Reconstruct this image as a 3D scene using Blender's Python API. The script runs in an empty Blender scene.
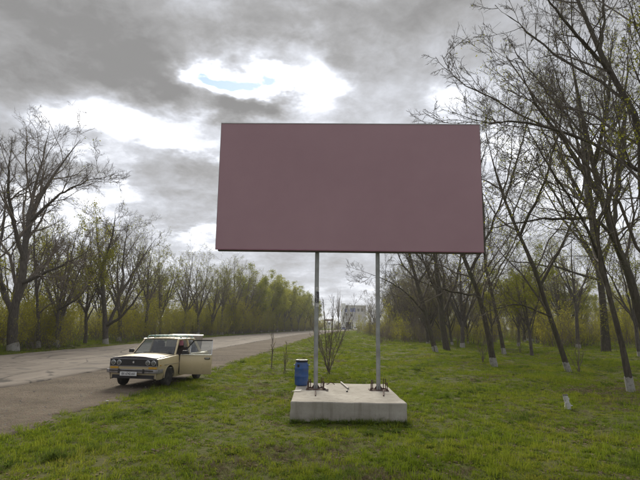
import bpy, bmesh, math, random
import numpy as np
from mathutils import Vector, Matrix, Euler

random.seed(7)
RNG = np.random.default_rng(11)
R = math.radians
scene = bpy.context.scene
col = scene.collection

# ------------------------------------------------------------------ camera
F, CX, CY = 520.0, 320.0, 240.0
CAM_H, PITCH, ROLL = 1.9, R(9.35), R(0.9)
cam_d = bpy.data.cameras.new('camera')
cam_d.sensor_width = 36.0
cam_d.lens = 36.0 * F / 640.0
cam_d.clip_start, cam_d.clip_end = 0.05, 6000
cam = bpy.data.objects.new('camera', cam_d)
col.objects.link(cam)
CM = Matrix.Rotation(R(90) + PITCH, 4, 'X') @ Matrix.Rotation(ROLL, 4, 'Z')
cam.matrix_world = Matrix.Translation((0, 0, CAM_H)) @ CM
scene.camera = cam


def ray(px, py):
    d = CM.to_3x3() @ Vector(((px - CX) / F, (CY - py) / F, -1.0))
    return d.normalized()


def at(px, py, Y):
    """point of the plane y = Y seen at that pixel"""
    d = ray(px, py)
    return Vector((0, 0, CAM_H)) + d * (Y / d.y)


def on_ground(px, py, z=0.0):
    d = ray(px, py)
    return Vector((0, 0, CAM_H)) + d * ((z - CAM_H) / d.z)


def px_of(p):
    q = CM.to_3x3().transposed() @ (Vector(p) - Vector((0, 0, CAM_H)))
    return CX - F * q.x / q.z, CY + F * q.y / q.z


# ------------------------------------------------------------------ sky, sun, exposure
SUN_PX = (268, 62)
sd = ray(*SUN_PX)
SUN_EL, SUN_AZ = math.asin(sd.z), math.atan2(sd.x, sd.y)

world = bpy.data.worlds.new('World')
scene.world = world
world.use_nodes = True
wn, wl = world.node_tree.nodes, world.node_tree.links
wn.clear()


def W(t, **kw):
    n = wn.new(t)
    for k, v in kw.items():
        setattr(n, k, v)
    return n


def wset(sock, v):
    if hasattr(v, 'is_output') or isinstance(v, bpy.types.NodeSocket):
        wl.new(v, sock)
    else:
        sock.default_value = v


def wm(op, a, b=0.0, c=0.0, clamp=False):
    n = W('ShaderNodeMath', operation=op, use_clamp=clamp)
    wset(n.inputs[0], a); wset(n.inputs[1], b)
    if op in ('MULTIPLY_ADD', 'SMOOTH_MIN', 'SMOOTH_MAX'):
        wset(n.inputs[2], c)
    return n.outputs[0]


def wv(op, a, b=None, c=None):
    n = W('ShaderNodeVectorMath', operation=op)
    wset(n.inputs[0], a)
    if b is not None: wset(n.inputs[1], b)
    if c is not None: wset(n.inputs[2], c)
    return n.outputs['Value'] if op in ('DOT_PRODUCT', 'LENGTH') else n.outputs[0]


def wnoise(vec, scale, detail, rough=0.55, dist=0.0):
    n = W('ShaderNodeTexNoise')
    wl.new(vec, n.inputs['Vector'])
    n.inputs['Scale'].default_value = scale
    n.inputs['Detail'].default_value = detail
    n.inputs['Roughness'].default_value = rough
    n.inputs['Distortion'].default_value = dist
    return n


tc = W('ShaderNodeTexCoord')
direc = wv('NORMALIZE', tc.outputs['Generated'])
sx = W('ShaderNodeSeparateXYZ'); wl.new(direc, sx.inputs[0])
el = wm('ARCSINE', sx.outputs[2])
az = wm('ARCTAN2', sx.outputs[0], sx.outputs[1])
# clouds lie on a flat layer overhead: stretch them towards the horizon
zz = wm('ADD', wm('MAXIMUM', sx.outputs[2], 0.0), 0.22)
cxyz = W('ShaderNodeCombineXYZ')
wl.new(wm('DIVIDE', sx.outputs[0], zz), cxyz.inputs[0])
wl.new(wm('DIVIDE', sx.outputs[1], zz), cxyz.inputs[1])
cxyz.inputs[2].default_value = 3.7
plane = cxyz.outputs[0]
nz_big = wnoise(plane, 1.7, 6, 0.58, 0.3)
nz_fine = wnoise(plane, 5.2, 7, 0.62, 0.25)
nz_warp = wnoise(plane, 3.1, 5, 0.6)
cae = W('ShaderNodeCombineXYZ')
wl.new(az, cae.inputs[0]); wl.new(el, cae.inputs[1])
warp = wv('MULTIPLY', wv('SUBTRACT', nz_warp.outputs['Color'], (0.5, 0.5, 0.5)), (0.26, 0.15, 0.0))
aepos = wv('ADD', cae.outputs[0], warp)
dens = wm('MULTIPLY_ADD', wm('SUBTRACT', nz_big.outputs['Fac'], 0.5), 0.70, 0.64)
dens = wm('MULTIPLY_ADD', wm('SUBTRACT', nz_fine.outputs['Fac'], 0.5), 0.50, dens)
nz_vf = wnoise(plane, 17.0, 6, 0.65, 0.6)
dens = wm('MULTIPLY_ADD', wm('SUBTRACT', nz_vf.outputs['Fac'], 0.5), 0.20, dens)
BLOBS = [  # cloud banks (+) and gaps (-): pixel centre, pixel radii, strength
    (105, 130, 60, 10, -.16), (60, 225, 80, 12, -.22), (165, 140, 40, 8, -.18), (85, 25, 150, 60, .32), (175, 88, 55, 26, .30), (30, 95, 60, 25, .16), (330, 8, 150, 22, .20), (240, 40, 40, 20, .14),
    (138, 122, 70, 17, -.46), (72, 132, 36, 12, -.36), (312, 84, 24, 26, -.36), (300, 50, 24, 8, -.12), (345, 62, 26, 22, .14), (205, 112, 20, 8, -.22),
    (240, 80, 54, 18, -.34), (216, 82, 24, 8, -.92), (250, 80, 26, 9, -.95), (262, 106, 30, 12, .46), (165, 195, 64, 42, .14), (195, 155, 34, 10, .16), (380, 105, 60, 30, .05),
    (72, 196, 40, 9, -.44), (112, 180, 12, 20, -.22), (205, 232, 30, 7, -.36), (25, 165, 40, 20, .08),
    (400, 60, 80, 45, .04), (442, 97, 22, 13, -.30), (520, 165, 50, 40, -.24), (600, 180, 60, 60, -.16),
    (480, 20, 90, 35, .10), (300, 272, 130, 20, .04), (60, 255, 90, 18, -.20), (360, 300, 90, 14, -.12),
]
for (bx_, by_, sx_, sy_, am) in BLOBS:
    d = ray(bx_, by_)
    a0, e0 = math.atan2(d.x, d.y), math.asin(d.z)
    v = wv('MULTIPLY', wv('SUBTRACT', aepos, (a0, e0, 0.0)), (F / sx_, F / sy_, 0.0))
    g = wm('EXPONENT', wm('MULTIPLY', wv('DOT_PRODUCT', v, v), -0.75))
    dens = wm('MULTIPLY_ADD', g, am, dens)
glow = wv('DOT_PRODUCT', direc, tuple(sd))
glow = wm('MAXIMUM', glow, 0.0)
glow1 = wm('POWER', glow, 18.0)
ramp = W('ShaderNodeValToRGB')
wl.new(dens, ramp.inputs[0])
er = ramp.color_ramp
er.interpolation = 'LINEAR'
er.elements[0].position = 0.06; er.elements[0].color = (1.0, 1.0, 1.0, 1)
er.elements[1].position = 1.05; er.elements[1].color = (.190, .188, .188, 1)
for p_, c_ in ((.30, (.86, .87, .90)), (.44, (.60, .618, .665)), (.62, (.395, .408, .440)), (.84, (.262, .262, .266))):
    e = er.elements.new(p_); e.color = (*c_, 1)
# thin cloud in front of the sun glows
thin = wm('SUBTRACT', 1.0, wm('ABSOLUTE', wm('SUBTRACT', dens, 0.12)), clamp=True)
gain = wm('MULTIPLY_ADD', wm('MULTIPLY', glow1, wm('POWER', thin, 2.2)), 1.5, 1.0)
CLOUD = 9.8
vs = W('ShaderNodeVectorMath', operation='SCALE')
wl.new(ramp.outputs[0], vs.inputs[0]); wl.new(wm('MULTIPLY', gain, CLOUD), vs.inputs['Scale'])
cloud = vs.outputs[0]
sky = W('ShaderNodeTexSky', sky_type='NISHITA')
sky.sun_disc = False
sky.sun_elevation = SUN_EL
sky.sun_rotation = SUN_AZ
sky.air_density, sky.dust_density, sky.ozone_density = 1.0, .12, 1.6
cover = W('ShaderNodeMapRange', interpolation_type='SMOOTHSTEP')
wl.new(dens, cover.inputs[0])
cover.inputs[1].default_value = -0.34; cover.inputs[2].default_value = 0.14
mixn = W('ShaderNodeMix', data_type='RGBA')
wl.new(cover.outputs[0], mixn.inputs[0]); wl.new(sky.outputs[0], mixn.inputs[6]); wl.new(cloud, mixn.inputs[7])
bg = W('ShaderNodeBackground')
bg.inputs['Strength'].default_value = 0.05
wl.new(mixn.outputs[2], bg.inputs['Color'])
wo = W('ShaderNodeOutputWorld')
wl.new(bg.outputs[0], wo.inputs[0])
world.cycles.sampling_method = 'MANUAL'
world.cycles.sample_map_resolution = 512

sun_d = bpy.data.lights.new('sun', 'SUN')
sun_d.energy = 1.5
sun_d.angle = R(26)
sun_d.color = (1.0, .93, .79)
sun = bpy.data.objects.new('sun', sun_d)
col.objects.link(sun)
sun.rotation_euler = sd.to_track_quat('Z', 'Y').to_euler()
sun.location = (0, 0, 60)

scene.view_settings.view_transform = 'Standard'
scene.view_settings.look = 'None'
scene.view_settings.exposure = 1.65
scene.view_settings.gamma = 1.0
scene.view_settings.use_curve_mapping = False
scene.render.engine = 'CYCLES'
scene.cycles.use_denoising = True
scene.cycles.max_bounces = 9
scene.cycles.diffuse_bounces = 6
scene.cycles.transparent_max_bounces = 8

HAZE = 0.00035

# ------------------------------------------------------------------ materials
MATS = {}


class NT:
    """tiny node-tree helper"""
    def __init__(s, name):
        s.m = bpy.data.materials.new(name)
        s.m.use_nodes = True
        s.n, s.l = s.m.node_tree.nodes, s.m.node_tree.links
        s.n.clear()
        s.out = s.n.new('ShaderNodeOutputMaterial')
        MATS[name] = s.m

    def new(s, t, ins=None, **kw):
        n = s.n.new(t)
        for k, v in kw.items(): setattr(n, k, v)
        for k, v in (ins or {}).items():
            if isinstance(v, bpy.types.NodeSocket): s.l.new(v, n.inputs[k])
            else: n.inputs[k].default_value = v
        return n

    def pos(s):
        if not hasattr(s, '_p'):
            s._p = s.new('ShaderNodeNewGeometry').outputs['Position']
        return s._p

    def obj(s):
        if not hasattr(s, '_o'):
            s._o = s.new('ShaderNodeTexCoord').outputs['Object']
        return s._o

    def noise(s, vec, scale, detail=4, rough=0.55, dist=0):
        return s.new('ShaderNodeTexNoise', {'Vector': vec, 'Scale': scale, 'Detail': detail, 'Roughness': rough, 'Distortion': dist}).outputs['Fac']

    def math(s, op, a, b=0.0, c=0.0, clamp=False):
        n = s.new('ShaderNodeMath', operation=op, use_clamp=clamp)
        for i, v in enumerate((a, b, c)):
            if isinstance(v, bpy.types.NodeSocket): s.l.new(v, n.inputs[i])
            else: n.inputs[i].default_value = v
        return n.outputs[0]

    def ramp(s, fac, stops):
        n = s.new('ShaderNodeValToRGB')
        s.l.new(fac, n.inputs[0])
        cr = n.color_ramp
        while len(cr.elements) < len(stops): cr.elements.new(0.5)
        for e, (p, c) in zip(cr.elements, stops):
            e.position = p; e.color = (*c, 1) if len(c) == 3 else c
        return n.outputs[0]

    def mix(s, fac, a, b, blend='MIX'):
        n = s.new('ShaderNodeMix', data_type='RGBA', blend_type=blend)
        for i, v in ((0, fac), (6, a), (7, b)):
            if isinstance(v, bpy.types.NodeSocket): s.l.new(v, n.inputs[i])
            else: n.inputs[i].default_value = v if i == 0 else ((*v, 1) if len(v) == 3 else v)
        return n.outputs[2]

    def bump(s, h, strength=0.3, dist=0.02):
        return s.new('ShaderNodeBump', {'Height': h, 'Strength': strength, 'Distance': dist}).outputs[0]

    def principled(s, color, rough=0.7, normal=None, **kw):
        n = s.new('ShaderNodeBsdfPrincipled')
        for k, v in [('Base Color', color), ('Roughness', rough)] + list(kw.items()):
            k = k.replace('_', ' ')
            if isinstance(v, bpy.types.NodeSocket): s.l.new(v, n.inputs[k])
            else: n.inputs[k].default_value = (*v, 1) if isinstance(v, tuple) and len(v) == 3 else v
        if normal is not None: s.l.new(normal, n.inputs['Normal'])
        s.l.new(n.outputs[0], s.out.inputs[0])
        return n


def simple(name, c, rough=0.6, var=0.25, scale=8.0, bump=0.0, metallic=0.0, dirt=None, dirt_amt=0.5, dscale=3.0):
    t = NT(name)
    n = t.noise(t.obj(), scale, 5)
    lo = tuple(x * (1 - var) for x in c); hi = tuple(min(1, x * (1 + var)) for x in c)
    colr = t.ramp(n, ((.3, lo), (.7, hi)))
    if dirt:
        d = t.noise(t.obj(), dscale, 6, .65)
        colr = t.mix(t.math('MULTIPLY', t.ramp(d, ((.45, (0, 0, 0)), (.7, (1, 1, 1)))), dirt_amt), colr, dirt)
    nm = t.bump(t.noise(t.obj(), scale * 3, 6), bump, 0.01) if bump else None
    t.principled(colr, rough, nm, Metallic=metallic)
    return t.m


def leaf_mat(name, stops, transl=0.35, noise_scale=0.0):
    """thin leaf: diffuse + translucent, colour differs from instance to instance and leaf to leaf"""
    t = NT(name)
    rnd = t.new('ShaderNodeObjectInfo').outputs['Random']
    isl = t.new('ShaderNodeNewGeometry').outputs['Random Per Island']
    f = t.math('ADD', t.math('MULTIPLY', rnd, .5), t.math('MULTIPLY', isl, .5))
    if noise_scale:
        nn = t.noise(t.pos(), noise_scale, 3)
        f = t.math('ADD', t.math('MULTIPLY', f, .55), t.math('MULTIPLY_ADD', nn, 1.5, -.52))
    c = t.ramp(f, stops)
    d = t.new('ShaderNodeBsdfDiffuse', {'Color': c})
    tr = t.new('ShaderNodeBsdfTranslucent', {'Color': c})
    mx = t.new('ShaderNodeMixShader', {0: transl, 1: d.outputs[0], 2: tr.outputs[0]})
    t.l.new(mx.outputs[0], t.out.inputs[0])
    return t.m


def bark_mat(name, c1, c2, moss=None):
    t = NT(name)
    mp = t.new('ShaderNodeMapping', {'Vector': t.obj(), 'Scale': (1, 1, .22)}).outputs[0]
    n = t.noise(mp, 16, 6, .65)
    c = t.ramp(n, ((.3, c1), (.7, c2)))
    if moss:
        c = t.mix(t.math('MULTIPLY', t.ramp(t.noise(t.obj(), 2.2, 4), ((.48, (0, 0, 0)), (.66, (1, 1, 1)))), .6), c, moss)
    t.principled(c, .95, t.bump(n, .8, .03), Specular_IOR_Level=.15)
    return t.m


bark_mat('bark', (.044, .037, .029), (.125, .106, .083), (.086, .086, .048))
bark_mat('bark_grey', (.060, .052, .045), (.16, .14, .118))
simple('twig', (.115, .095, .075), .9, .3, 4)
simple('twig_pale', (.15, .122, .096), .9, .3, 4)
simple('twig_red', (.165, .132, .105), .9, .3, 4)
simple('lime_wash', (.36, .345, .315), .9, .25, 9, .4, dirt=(.10, .085, .065), dirt_amt=.95, dscale=9)
simple('stump_wash', (.52, .51, .48), .9, .2, 9, .4, dirt=(.16, .14, .11), dirt_amt=.6, dscale=14)
leaf_mat('young_leaf', ((0, (.18, .205, .027)), (.5, (.28, .29, .038)), (1, (.36, .34, .055))), .5)
leaf_mat('bush_leaf', ((0, (.20, .21, .028)), (.4, (.31, .30, .040)), (.8, (.37, .34, .050)), (1, (.36, .30, .065))), .5, .12)
leaf_mat('grass_blade', ((0, (.092, .145, .014)), (.40, (.170, .230, .020)), (.72, (.240, .270, .030)), (.92, (.265, .25, .050)), (1, (.29, .25, .08))), .45, .5)
leaf_mat('weed_leaf', ((0, (.075, .115, .020)), (1, (.145, .19, .036))), .35, .4)
leaf_mat('dry_leaf', ((0, (.12, .085, .05)), (.5, (.19, .145, .095)), (1, (.27, .22, .16))), .15)

# ground under the grass
t = NT('ground_soil')
g1 = t.noise(t.pos(), .35, 5, .6); g2 = t.noise(t.pos(), 2.3, 6, .65); g3 = t.noise(t.pos(), 14, 5, .7)
f = t.math('ADD', t.math('MULTIPLY', g1, .45), t.math('ADD', t.math('MULTIPLY', g2, .3), t.math('MULTIPLY', g3, .25)))
cg = t.ramp(f, ((.30, (.050, .062, .014)), (.45, (.078, .088, .020)), (.55, (.092, .092, .026)), (.66, (.090, .074, .040)), (.8, (.11, .088, .055))))
t.principled(cg, 1.0, t.bump(g3, .8, .05), Specular_IOR_Level=.1)

t = NT('asphalt')
a1 = t.noise(t.pos(), .25, 5, .6); a2 = t.noise(t.pos(), 1.7, 6, .7); a3 = t.noise(t.pos(), 55, 4, .8)
mp = t.new('ShaderNodeMapping', {'Vector': t.pos(), 'Scale': (.9, .10, 1), 'Rotation': (0, 0, R(3))}).outputs[0]
a4 = t.noise(mp, 1.2, 5, .6)
f = t.math('ADD', t.math('MULTIPLY', a1, .3), t.math('ADD', t.math('MULTIPLY', a4, .4), t.math('ADD', t.math('MULTIPLY', a2, .2), t.math('MULTIPLY', a3, .1))))
c = t.ramp(f, ((.37, (.088, .074, .062)), (.46, (.155, .131, .109)), (.57, (.215, .184, .154))))
vor = t.new('ShaderNodeTexVoronoi', {'Vector': t.new('ShaderNodeMapping', {'Vector': t.pos(), 'Scale': (1, .35, 1)}).outputs[0], 'Scale': .55}, feature='DISTANCE_TO_EDGE')
crk = t.ramp(t.math('ADD', vor.outputs['Distance'], t.math('MULTIPLY', t.math('SUBTRACT', a2, .5), .12)), ((.0, (1, 1, 1)), (.018, (0, 0, 0))))
c = t.mix(t.math('MULTIPLY', crk, .85), c, (.05, .045, .04))
pat = t.ramp(t.noise(t.pos(), .6, 4, .5, .5), ((.63, (0, 0, 0)), (.655, (1, 1, 1))))
c = t.mix(t.math('MULTIPLY', pat, .7), c, (.085, .078, .072))
t.principled(c, .9, t.bump(a3, .35, .01), Specular_IOR_Level=.08)

t = NT('gravel')
a1 = t.noise(t.pos(), .45, 5, .65); a2 = t.noise(t.pos(), 5, 6, .7)
vv = t.new('ShaderNodeTexVoronoi', {'Vector': t.pos(), 'Scale': 26.0})
f = t.math('ADD', t.math('MULTIPLY', a1, .62), t.math('MULTIPLY', a2, .38))
c = t.ramp(f, ((.36, (.080, .062, .045)), (.5, (.150, .119, .087)), (.62, (.21, .170, .128))))
c = t.mix(.35, c, t.new('ShaderNodeMix', {0: .85, 6: vv.outputs['Color'], 7: (.14, .12, .10, 1)}, data_type='RGBA').outputs[2], 'OVERLAY')
t.principled(c, 1.0, t.bump(vv.outputs['Distance'], .8, .03), Specular_IOR_Level=.15)

t = NT('concrete')
a1 = t.noise(t.obj(), 1.6, 6, .65); a2 = t.noise(t.obj(), 22, 5, .7)
c = t.ramp(a1, ((.3, (.27, .245, .205)), (.55, (.37, .34, .29)), (.75, (.44, .41, .36))))
strk = t.noise(t.new('ShaderNodeMapping', {'Vector': t.obj(), 'Scale': (5, 5, .35)}).outputs[0], 1.4, 5, .6)
c = t.mix(t.math('MULTIPLY', t.ramp(strk, ((.5, (0, 0, 0)), (.68, (1, 1, 1)))), .5), c, (.17, .15, .12))
c = t.mix(t.math('MULTIPLY', t.ramp(a2, ((.55, (0, 0, 0)), (.72, (1, 1, 1)))), .4), c, (.20, .18, .15))
oz = t.new('ShaderNodeSeparateXYZ', {0: t.obj()}).outputs[2]
spl = t.math('MULTIPLY', t.math('SUBTRACT', 1.0, t.math('DIVIDE', oz, .20), clamp=True), t.math('MULTIPLY', t.ramp(t.noise(t.obj(), 5, 5, .7), ((.35, (0, 0, 0)), (.6, (1, 1, 1)))), .8))
c = t.mix(spl, c, (.14, .125, .085))
t.principled(c, .95, t.bump(a2, .5, .012), Specular_IOR_Level=.2)

t = NT('board_face')
a1 = t.noise(t.obj(), .45, 3, .5); a2 = t.noise(t.obj(), 3.5, 5, .6)
f = t.math('ADD', t.math('MULTIPLY', a1, .75), t.math('MULTIPLY', a2, .25))
t.principled(t.ramp(f, ((.3, (.365, .226, .252)), (.7, (.412, .260, .286)))), .75, t.bump(a2, .05, .02), Specular_IOR_Level=.2)
simple('board_edge', (.30, .13, .17), .6, .2, 3)
simple('board_frame', (.10, .085, .075), .7, .3, 3, dirt=(.15, .09, .05), dirt_amt=.5)
simple('board_cap', (.42, .42, .41), .5, .15, 4)
simple('galvanised', (.31, .315, .305), .55, .18, 5, 0, .25, dirt=(.14, .115, .085), dirt_amt=.35)
simple('rust', (.095, .055, .040), .9, .4, 14, .5)
simple('sticker_white', (.55, .54, .52), .7, .15, 20, dirt=(.2, .19, .18), dirt_amt=.6, dscale=25)
simple('sticker_ink', (.05, .045, .05), .7, .3, 20)
simple('steel_pipe', (.24, .22, .20), .7, .25, 9, 0, 0, dirt=(.17, .10, .06), dirt_amt=.6, dscale=9)
simple('drum_blue', (.026, .085, .26), .5, .22, 5, dirt=(.11, .12, .16), dirt_amt=.6, dscale=6)
simple('drum_black', (.018, .018, .020), .5, .3, 5)
simple('paper', (.50, .48, .44), .8, .1, 20)
# car
t = NT('car_paint')
n = t.noise(t.obj(), 2.5, 5, .6)
oz = t.new('ShaderNodeSeparateXYZ', {0: t.obj()}).outputs[2]
c = t.ramp(n, ((.3, (.56, .455, .26)), (.7, (.63, .515, .305))))
d2 = t.noise(t.obj(), 9, 6, .7)
mudf = t.math('MULTIPLY', t.math('SUBTRACT', 1.0, t.math('DIVIDE', oz, .70), clamp=True), t.math('ADD', d2, .45), clamp=True)
c = t.mix(t.math('MULTIPLY', t.ramp(t.noise(t.obj(), 5, 6, .75), ((.58, (0, 0, 0)), (.66, (1, 1, 1)))), .35), c, (.26, .19, .12))
c = t.mix(mudf, c, (.20, .165, .125))
t.principled(c, .38, None, Coat_Weight=.25, Coat_Roughness=.2)
simple('car_black', (.018, .016, .018), .5, .25, 10)
simple('vinyl_bra', (.030, .022, .032), .55, .25, 10)
simple('grille_black', (.02, .019, .018), .5, .25, 20)
simple('rubber', (.022, .021, .020), .9, .25, 12, dirt=(.10, .085, .07), dirt_amt=.5, dscale=9)
simple('rim_steel', (.34, .33, .30), .55, .2, 12, 0, .4, dirt=(.12, .09, .06), dirt_amt=.5)
simple('bumper_metal', (.30, .285, .29), .42, .2, 8, 0, .55, dirt=(.14, .11, .09), dirt_amt=.55)
simple('chrome', (.55, .55, .55), .25, .1, 8, 0, .9)
simple('amber_lens', (.55, .30, .03), .3, .1, 20)
simple('lamp_glass', (.15, .15, .135), .15, .15, 12, 0, .2)
simple('plate_white', (.66, .66, .65), .6, .08, 20, dirt=(.35, .32, .28), dirt_amt=.3)
simple('plate_ink', (.03, .03, .035), .6, .1, 20)
simple('seat_cloth', (.06, .045, .045), .9, .3, 12)
simple('pink_cloth', (.44, .17, .24), .9, .15, 12)
simple('rack_teal', (.20, .36, .34), .55, .25, 12, dirt=(.40, .38, .33), dirt_amt=.5, dscale=12)
simple('far_white', (.70, .69, .67), .7, .1, 1)
simple('far_grey', (.46, .44, .42), .8, .15, .6)
simple('far_dark', (.05, .045, .04), .7, .2, 1)
simple('far_blue', (.07, .10, .30), .5, .2, 1)
simple('far_tin', (.20, .115, .095), .7, .2, 1)
t = NT('window_glass')
gl = t.new('ShaderNodeBsdfGlossy', {'Color': (.9, .92, .95, 1), 'Roughness': .03})
tp = t.new('ShaderNodeBsdfTransparent', {'Color': (.62, .66, .66, 1)})
lw = t.new('ShaderNodeFresnel', {'IOR': 1.5})
mx = t.new('ShaderNodeMixShader', {0: t.math('MULTIPLY_ADD', lw.outputs[0], 1.0, .05), 1: tp.outputs[0], 2: gl.outputs[0]})
t.l.new(mx.outputs[0], t.out.inputs[0])
M = MATS

# ------------------------------------------------------------------ mesh helpers


def tag(o, label=None, cat=None, group=None, kind=None):
    if label: o['label'] = label
    if cat: o['category'] = cat
    if group: o['group'] = group
    if kind: o['kind'] = kind
    return o


def empty(name, loc=(0, 0, 0), rz=0.0):
    o = bpy.data.objects.new(name, None)
    o.empty_display_size = .2
    col.objects.link(o)
    o.location = loc
    o.rotation_euler = (0, 0, rz)
    return o


def link(name, me, parent=None, mat=None):
    if mat is not None:
        me.materials.clear(); me.materials.append(M[mat])
    o = bpy.data.objects.new(name, me)
    col.objects.link(o)
    o.parent = parent
    return o


def np_mesh(name, V, Fq, smooth=False):
    """mesh from arrays; Fq is a list of face arrays (n,3) or (n,4)"""
    me = bpy.data.meshes.new(name)
    V = np.asarray(V, dtype=np.float32)
    me.vertices.add(len(V)); me.vertices.foreach_set('co', V.ravel())
    Fq = [np.asarray(f, dtype=np.int32) for f in Fq if len(f)]
    nl = sum(f.size for f in Fq); nf = sum(len(f) for f in Fq)
    me.loops.add(nl); me.polygons.add(nf)
    me.loops.foreach_set('vertex_index', np.concatenate([f.ravel() for f in Fq]))
    tot = np.concatenate([np.full(len(f), f.shape[1], dtype=np.int32) for f in Fq])
    st = np.concatenate([[0], np.cumsum(tot)[:-1]]).astype(np.int32)
    me.polygons.foreach_set('loop_start', st)
    if smooth: me.polygons.foreach_set('use_smooth', np.ones(nf, dtype=bool))
    me.update(calc_edges=True)
    return me


class MB:
    """collects shapes, then links them as one mesh object"""
    def __init__(s): s.v, s.f = [], []

    def add(s, vs, fs):
        k = len(s.v)
        s.v += [tuple(v) for v in vs]; s.f += [[i + k for i in f] for f in fs]
        return s

    def box(s, c, d, rot=None, taper=(1, 1)):
        x, y, z = d[0] / 2, d[1] / 2, d[2] / 2
        vs = [Vector((sx * x * (taper[0] if k else 1), sy * y * (taper[1] if k else 1), (z if k else -z)))
              for k in (0, 1) for sx, sy in ((-1, -1), (1, -1), (1, 1), (-1, 1))]
        if rot is not None: vs = [rot @ v for v in vs]
        vs = [v + Vector(c) for v in vs]
        return s.add(vs, [(3, 2, 1, 0), (4, 5, 6, 7), (0, 1, 5, 4), (1, 2, 6, 5), (2, 3, 7, 6), (3, 0, 4, 7)])

    def tube(s, pts, r, n=8, cap=True):
        pts = [Vector(p) for p in pts]
        rs = r if isinstance(r, (list, tuple)) else [r] * len(pts)
        vs = []
        for i, p in enumerate(pts):
            tg = (pts[min(i + 1, len(pts) - 1)] - pts[max(i - 1, 0)]).normalized()
            a = tg.orthogonal().normalized() if i == 0 else (a - tg * a.dot(tg)).normalized()
            b = tg.cross(a)
            vs += [p + (a * math.cos(q) + b * math.sin(q)) * rs[i] for q in [2 * math.pi * k / n for k in range(n)]]
        fs = [(i * n + k, i * n + (k + 1) % n, (i + 1) * n + (k + 1) % n, (i + 1) * n + k) for i in range(len(pts) - 1) for k in range(n)]
        if cap:
            fs += [tuple(range(n - 1, -1, -1)), tuple((len(pts) - 1) * n + k for k in range(n))]
        return s.add(vs, fs)

    def lathe(s, prof, c=(0, 0, 0), n=20, axis='Z'):
        vs = []
        for (r, z) in prof:
            for k in range(n):
                q = 2 * math.pi * k / n
                v = (r * math.cos(q), r * math.sin(q), z)
                if axis == 'Y': v = (v[0], v[2], v[1])
                if axis == 'X': v = (v[2], v[0], v[1])
                vs.append(Vector(v) + Vector(c))
        m = len(prof)
        fs = [(i * n + k, i * n + (k + 1) % n, (i + 1) * n + (k + 1) % n, (i + 1) * n + k) for i in range(m - 1) for k in range(n)]
        fs += [tuple(range(n - 1, -1, -1)), tuple((m - 1) * n + k for k in range(n))]
        return s.add(vs, fs)

    def slab(s, outline, thick, axis):
        """polygon (3-D points) extruded along a vector of length thick"""
        n = len(outline); e = Vector(axis).normalized() * thick
        a = [Vector(p) for p in outline]
        return s.add(a + [p + e for p in a], [tuple(range(n - 1, -1, -1)), tuple(range(n, 2 * n))] + [(i, (i + 1) % n, n + (i + 1) % n, n + i) for i in range(n)])

    def build(s, name, mat, parent=None, smooth=None, bevel=0.0):
        me = bpy.data.meshes.new(name)
        me.from_pydata(s.v, [], s.f)
        bm = bmesh.new(); bm.from_mesh(me)
        bmesh.ops.recalc_face_normals(bm, faces=bm.faces)
        bm.to_mesh(me); bm.free()
        if smooth is not None:
            me.polygons.foreach_set('use_smooth', [True] * len(me.polygons))
            me.set_sharp_from_angle(angle=R(smooth))
        o = link(name, me, parent, mat)
        if bevel:
            b = o.modifiers.new('bevel', 'BEVEL'); b.width = bevel; b.segments = 2; b.limit_method = 'ANGLE'
        return o


def copy_tree(o, parent=None):
    c = o.copy(); col.objects.link(c); c.parent = parent
    for ch in list(o.children): copy_tree(ch, c)
    return c


# ------------------------------------------------------------------ the setting
EY = np.array([-60, 0, 8.6, 19.5, 40, 70, 100, 150, 190, 225, 260, 330, 420, 600, 900.])
EX = np.array([-9.0, -5.9, -5.25, -4.45, -3.6, -2.2, -.4, 4.0, 9.3, 15.6, 23.5, 45, 82, 180, 380.])


def edge_x(y):
    return np.interp(y, EY, EX)


_ys = np.linspace(-60, 900, 1921)
_sm = np.convolve(np.pad(np.interp(_ys, EY, EX), 20, mode='reflect', reflect_type='odd'), np.ones(41) / 41, 'valid')


def E(y):
    return np.interp(y, _ys, _sm)


ROAD_W, SHOULDER_W = 9.0, 4.2          # asphalt, gravel shoulder on the near side


def hgt(x, y):
    """ground height: level beside the road, gently uneven under the grass"""
    x = np.asarray(x, float); y = np.asarray(y, float)
    d = x - E(y)
    m = np.clip((d - .3) / 3.0, 0, 1)
    h = .05 * np.sin(x * .9 + 1.3) * np.sin(y * .7) + .045 * np.sin(x * .37 + y * .29) + .03 * np.sin(x * 2.1 - y * 1.7)
    ped = np.clip((np.hypot(x - .5, y - 12.2) - 2.0) / 2.0, 0, 1)
    far = np.clip(-(d + ROAD_W + SHOULDER_W) / 2.0, 0, 1)
    return h * m * ped * .8 + far * (.10 + .06 * np.sin(x * .6) * np.sin(y * .5))


ys = np.concatenate([np.arange(-40, 2, 2.5), np.arange(2, 40, .45), 40 * 1.045 ** np.arange(0, 73)])
xs_p = np.concatenate([np.arange(0, 26, .5), 26 * 1.075 ** np.arange(0, 51)])
xs = np.concatenate([-xs_p[:0:-1], xs_p])
GX, GY = np.meshgrid(xs, ys)
GZ = hgt(GX, GY)
nx, ny = len(xs), len(ys)
I = np.arange(nx * ny).reshape(ny, nx)
fq = np.stack([I[:-1, :-1], I[:-1, 1:], I[1:, 1:], I[1:, :-1]], -1).reshape(-1, 4)
ground = link('ground', np_mesh('ground', np.stack([GX, GY, GZ], -1).reshape(-1, 3), [fq], True), None, 'ground_soil')
ground['kind'] = 'structure'


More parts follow.
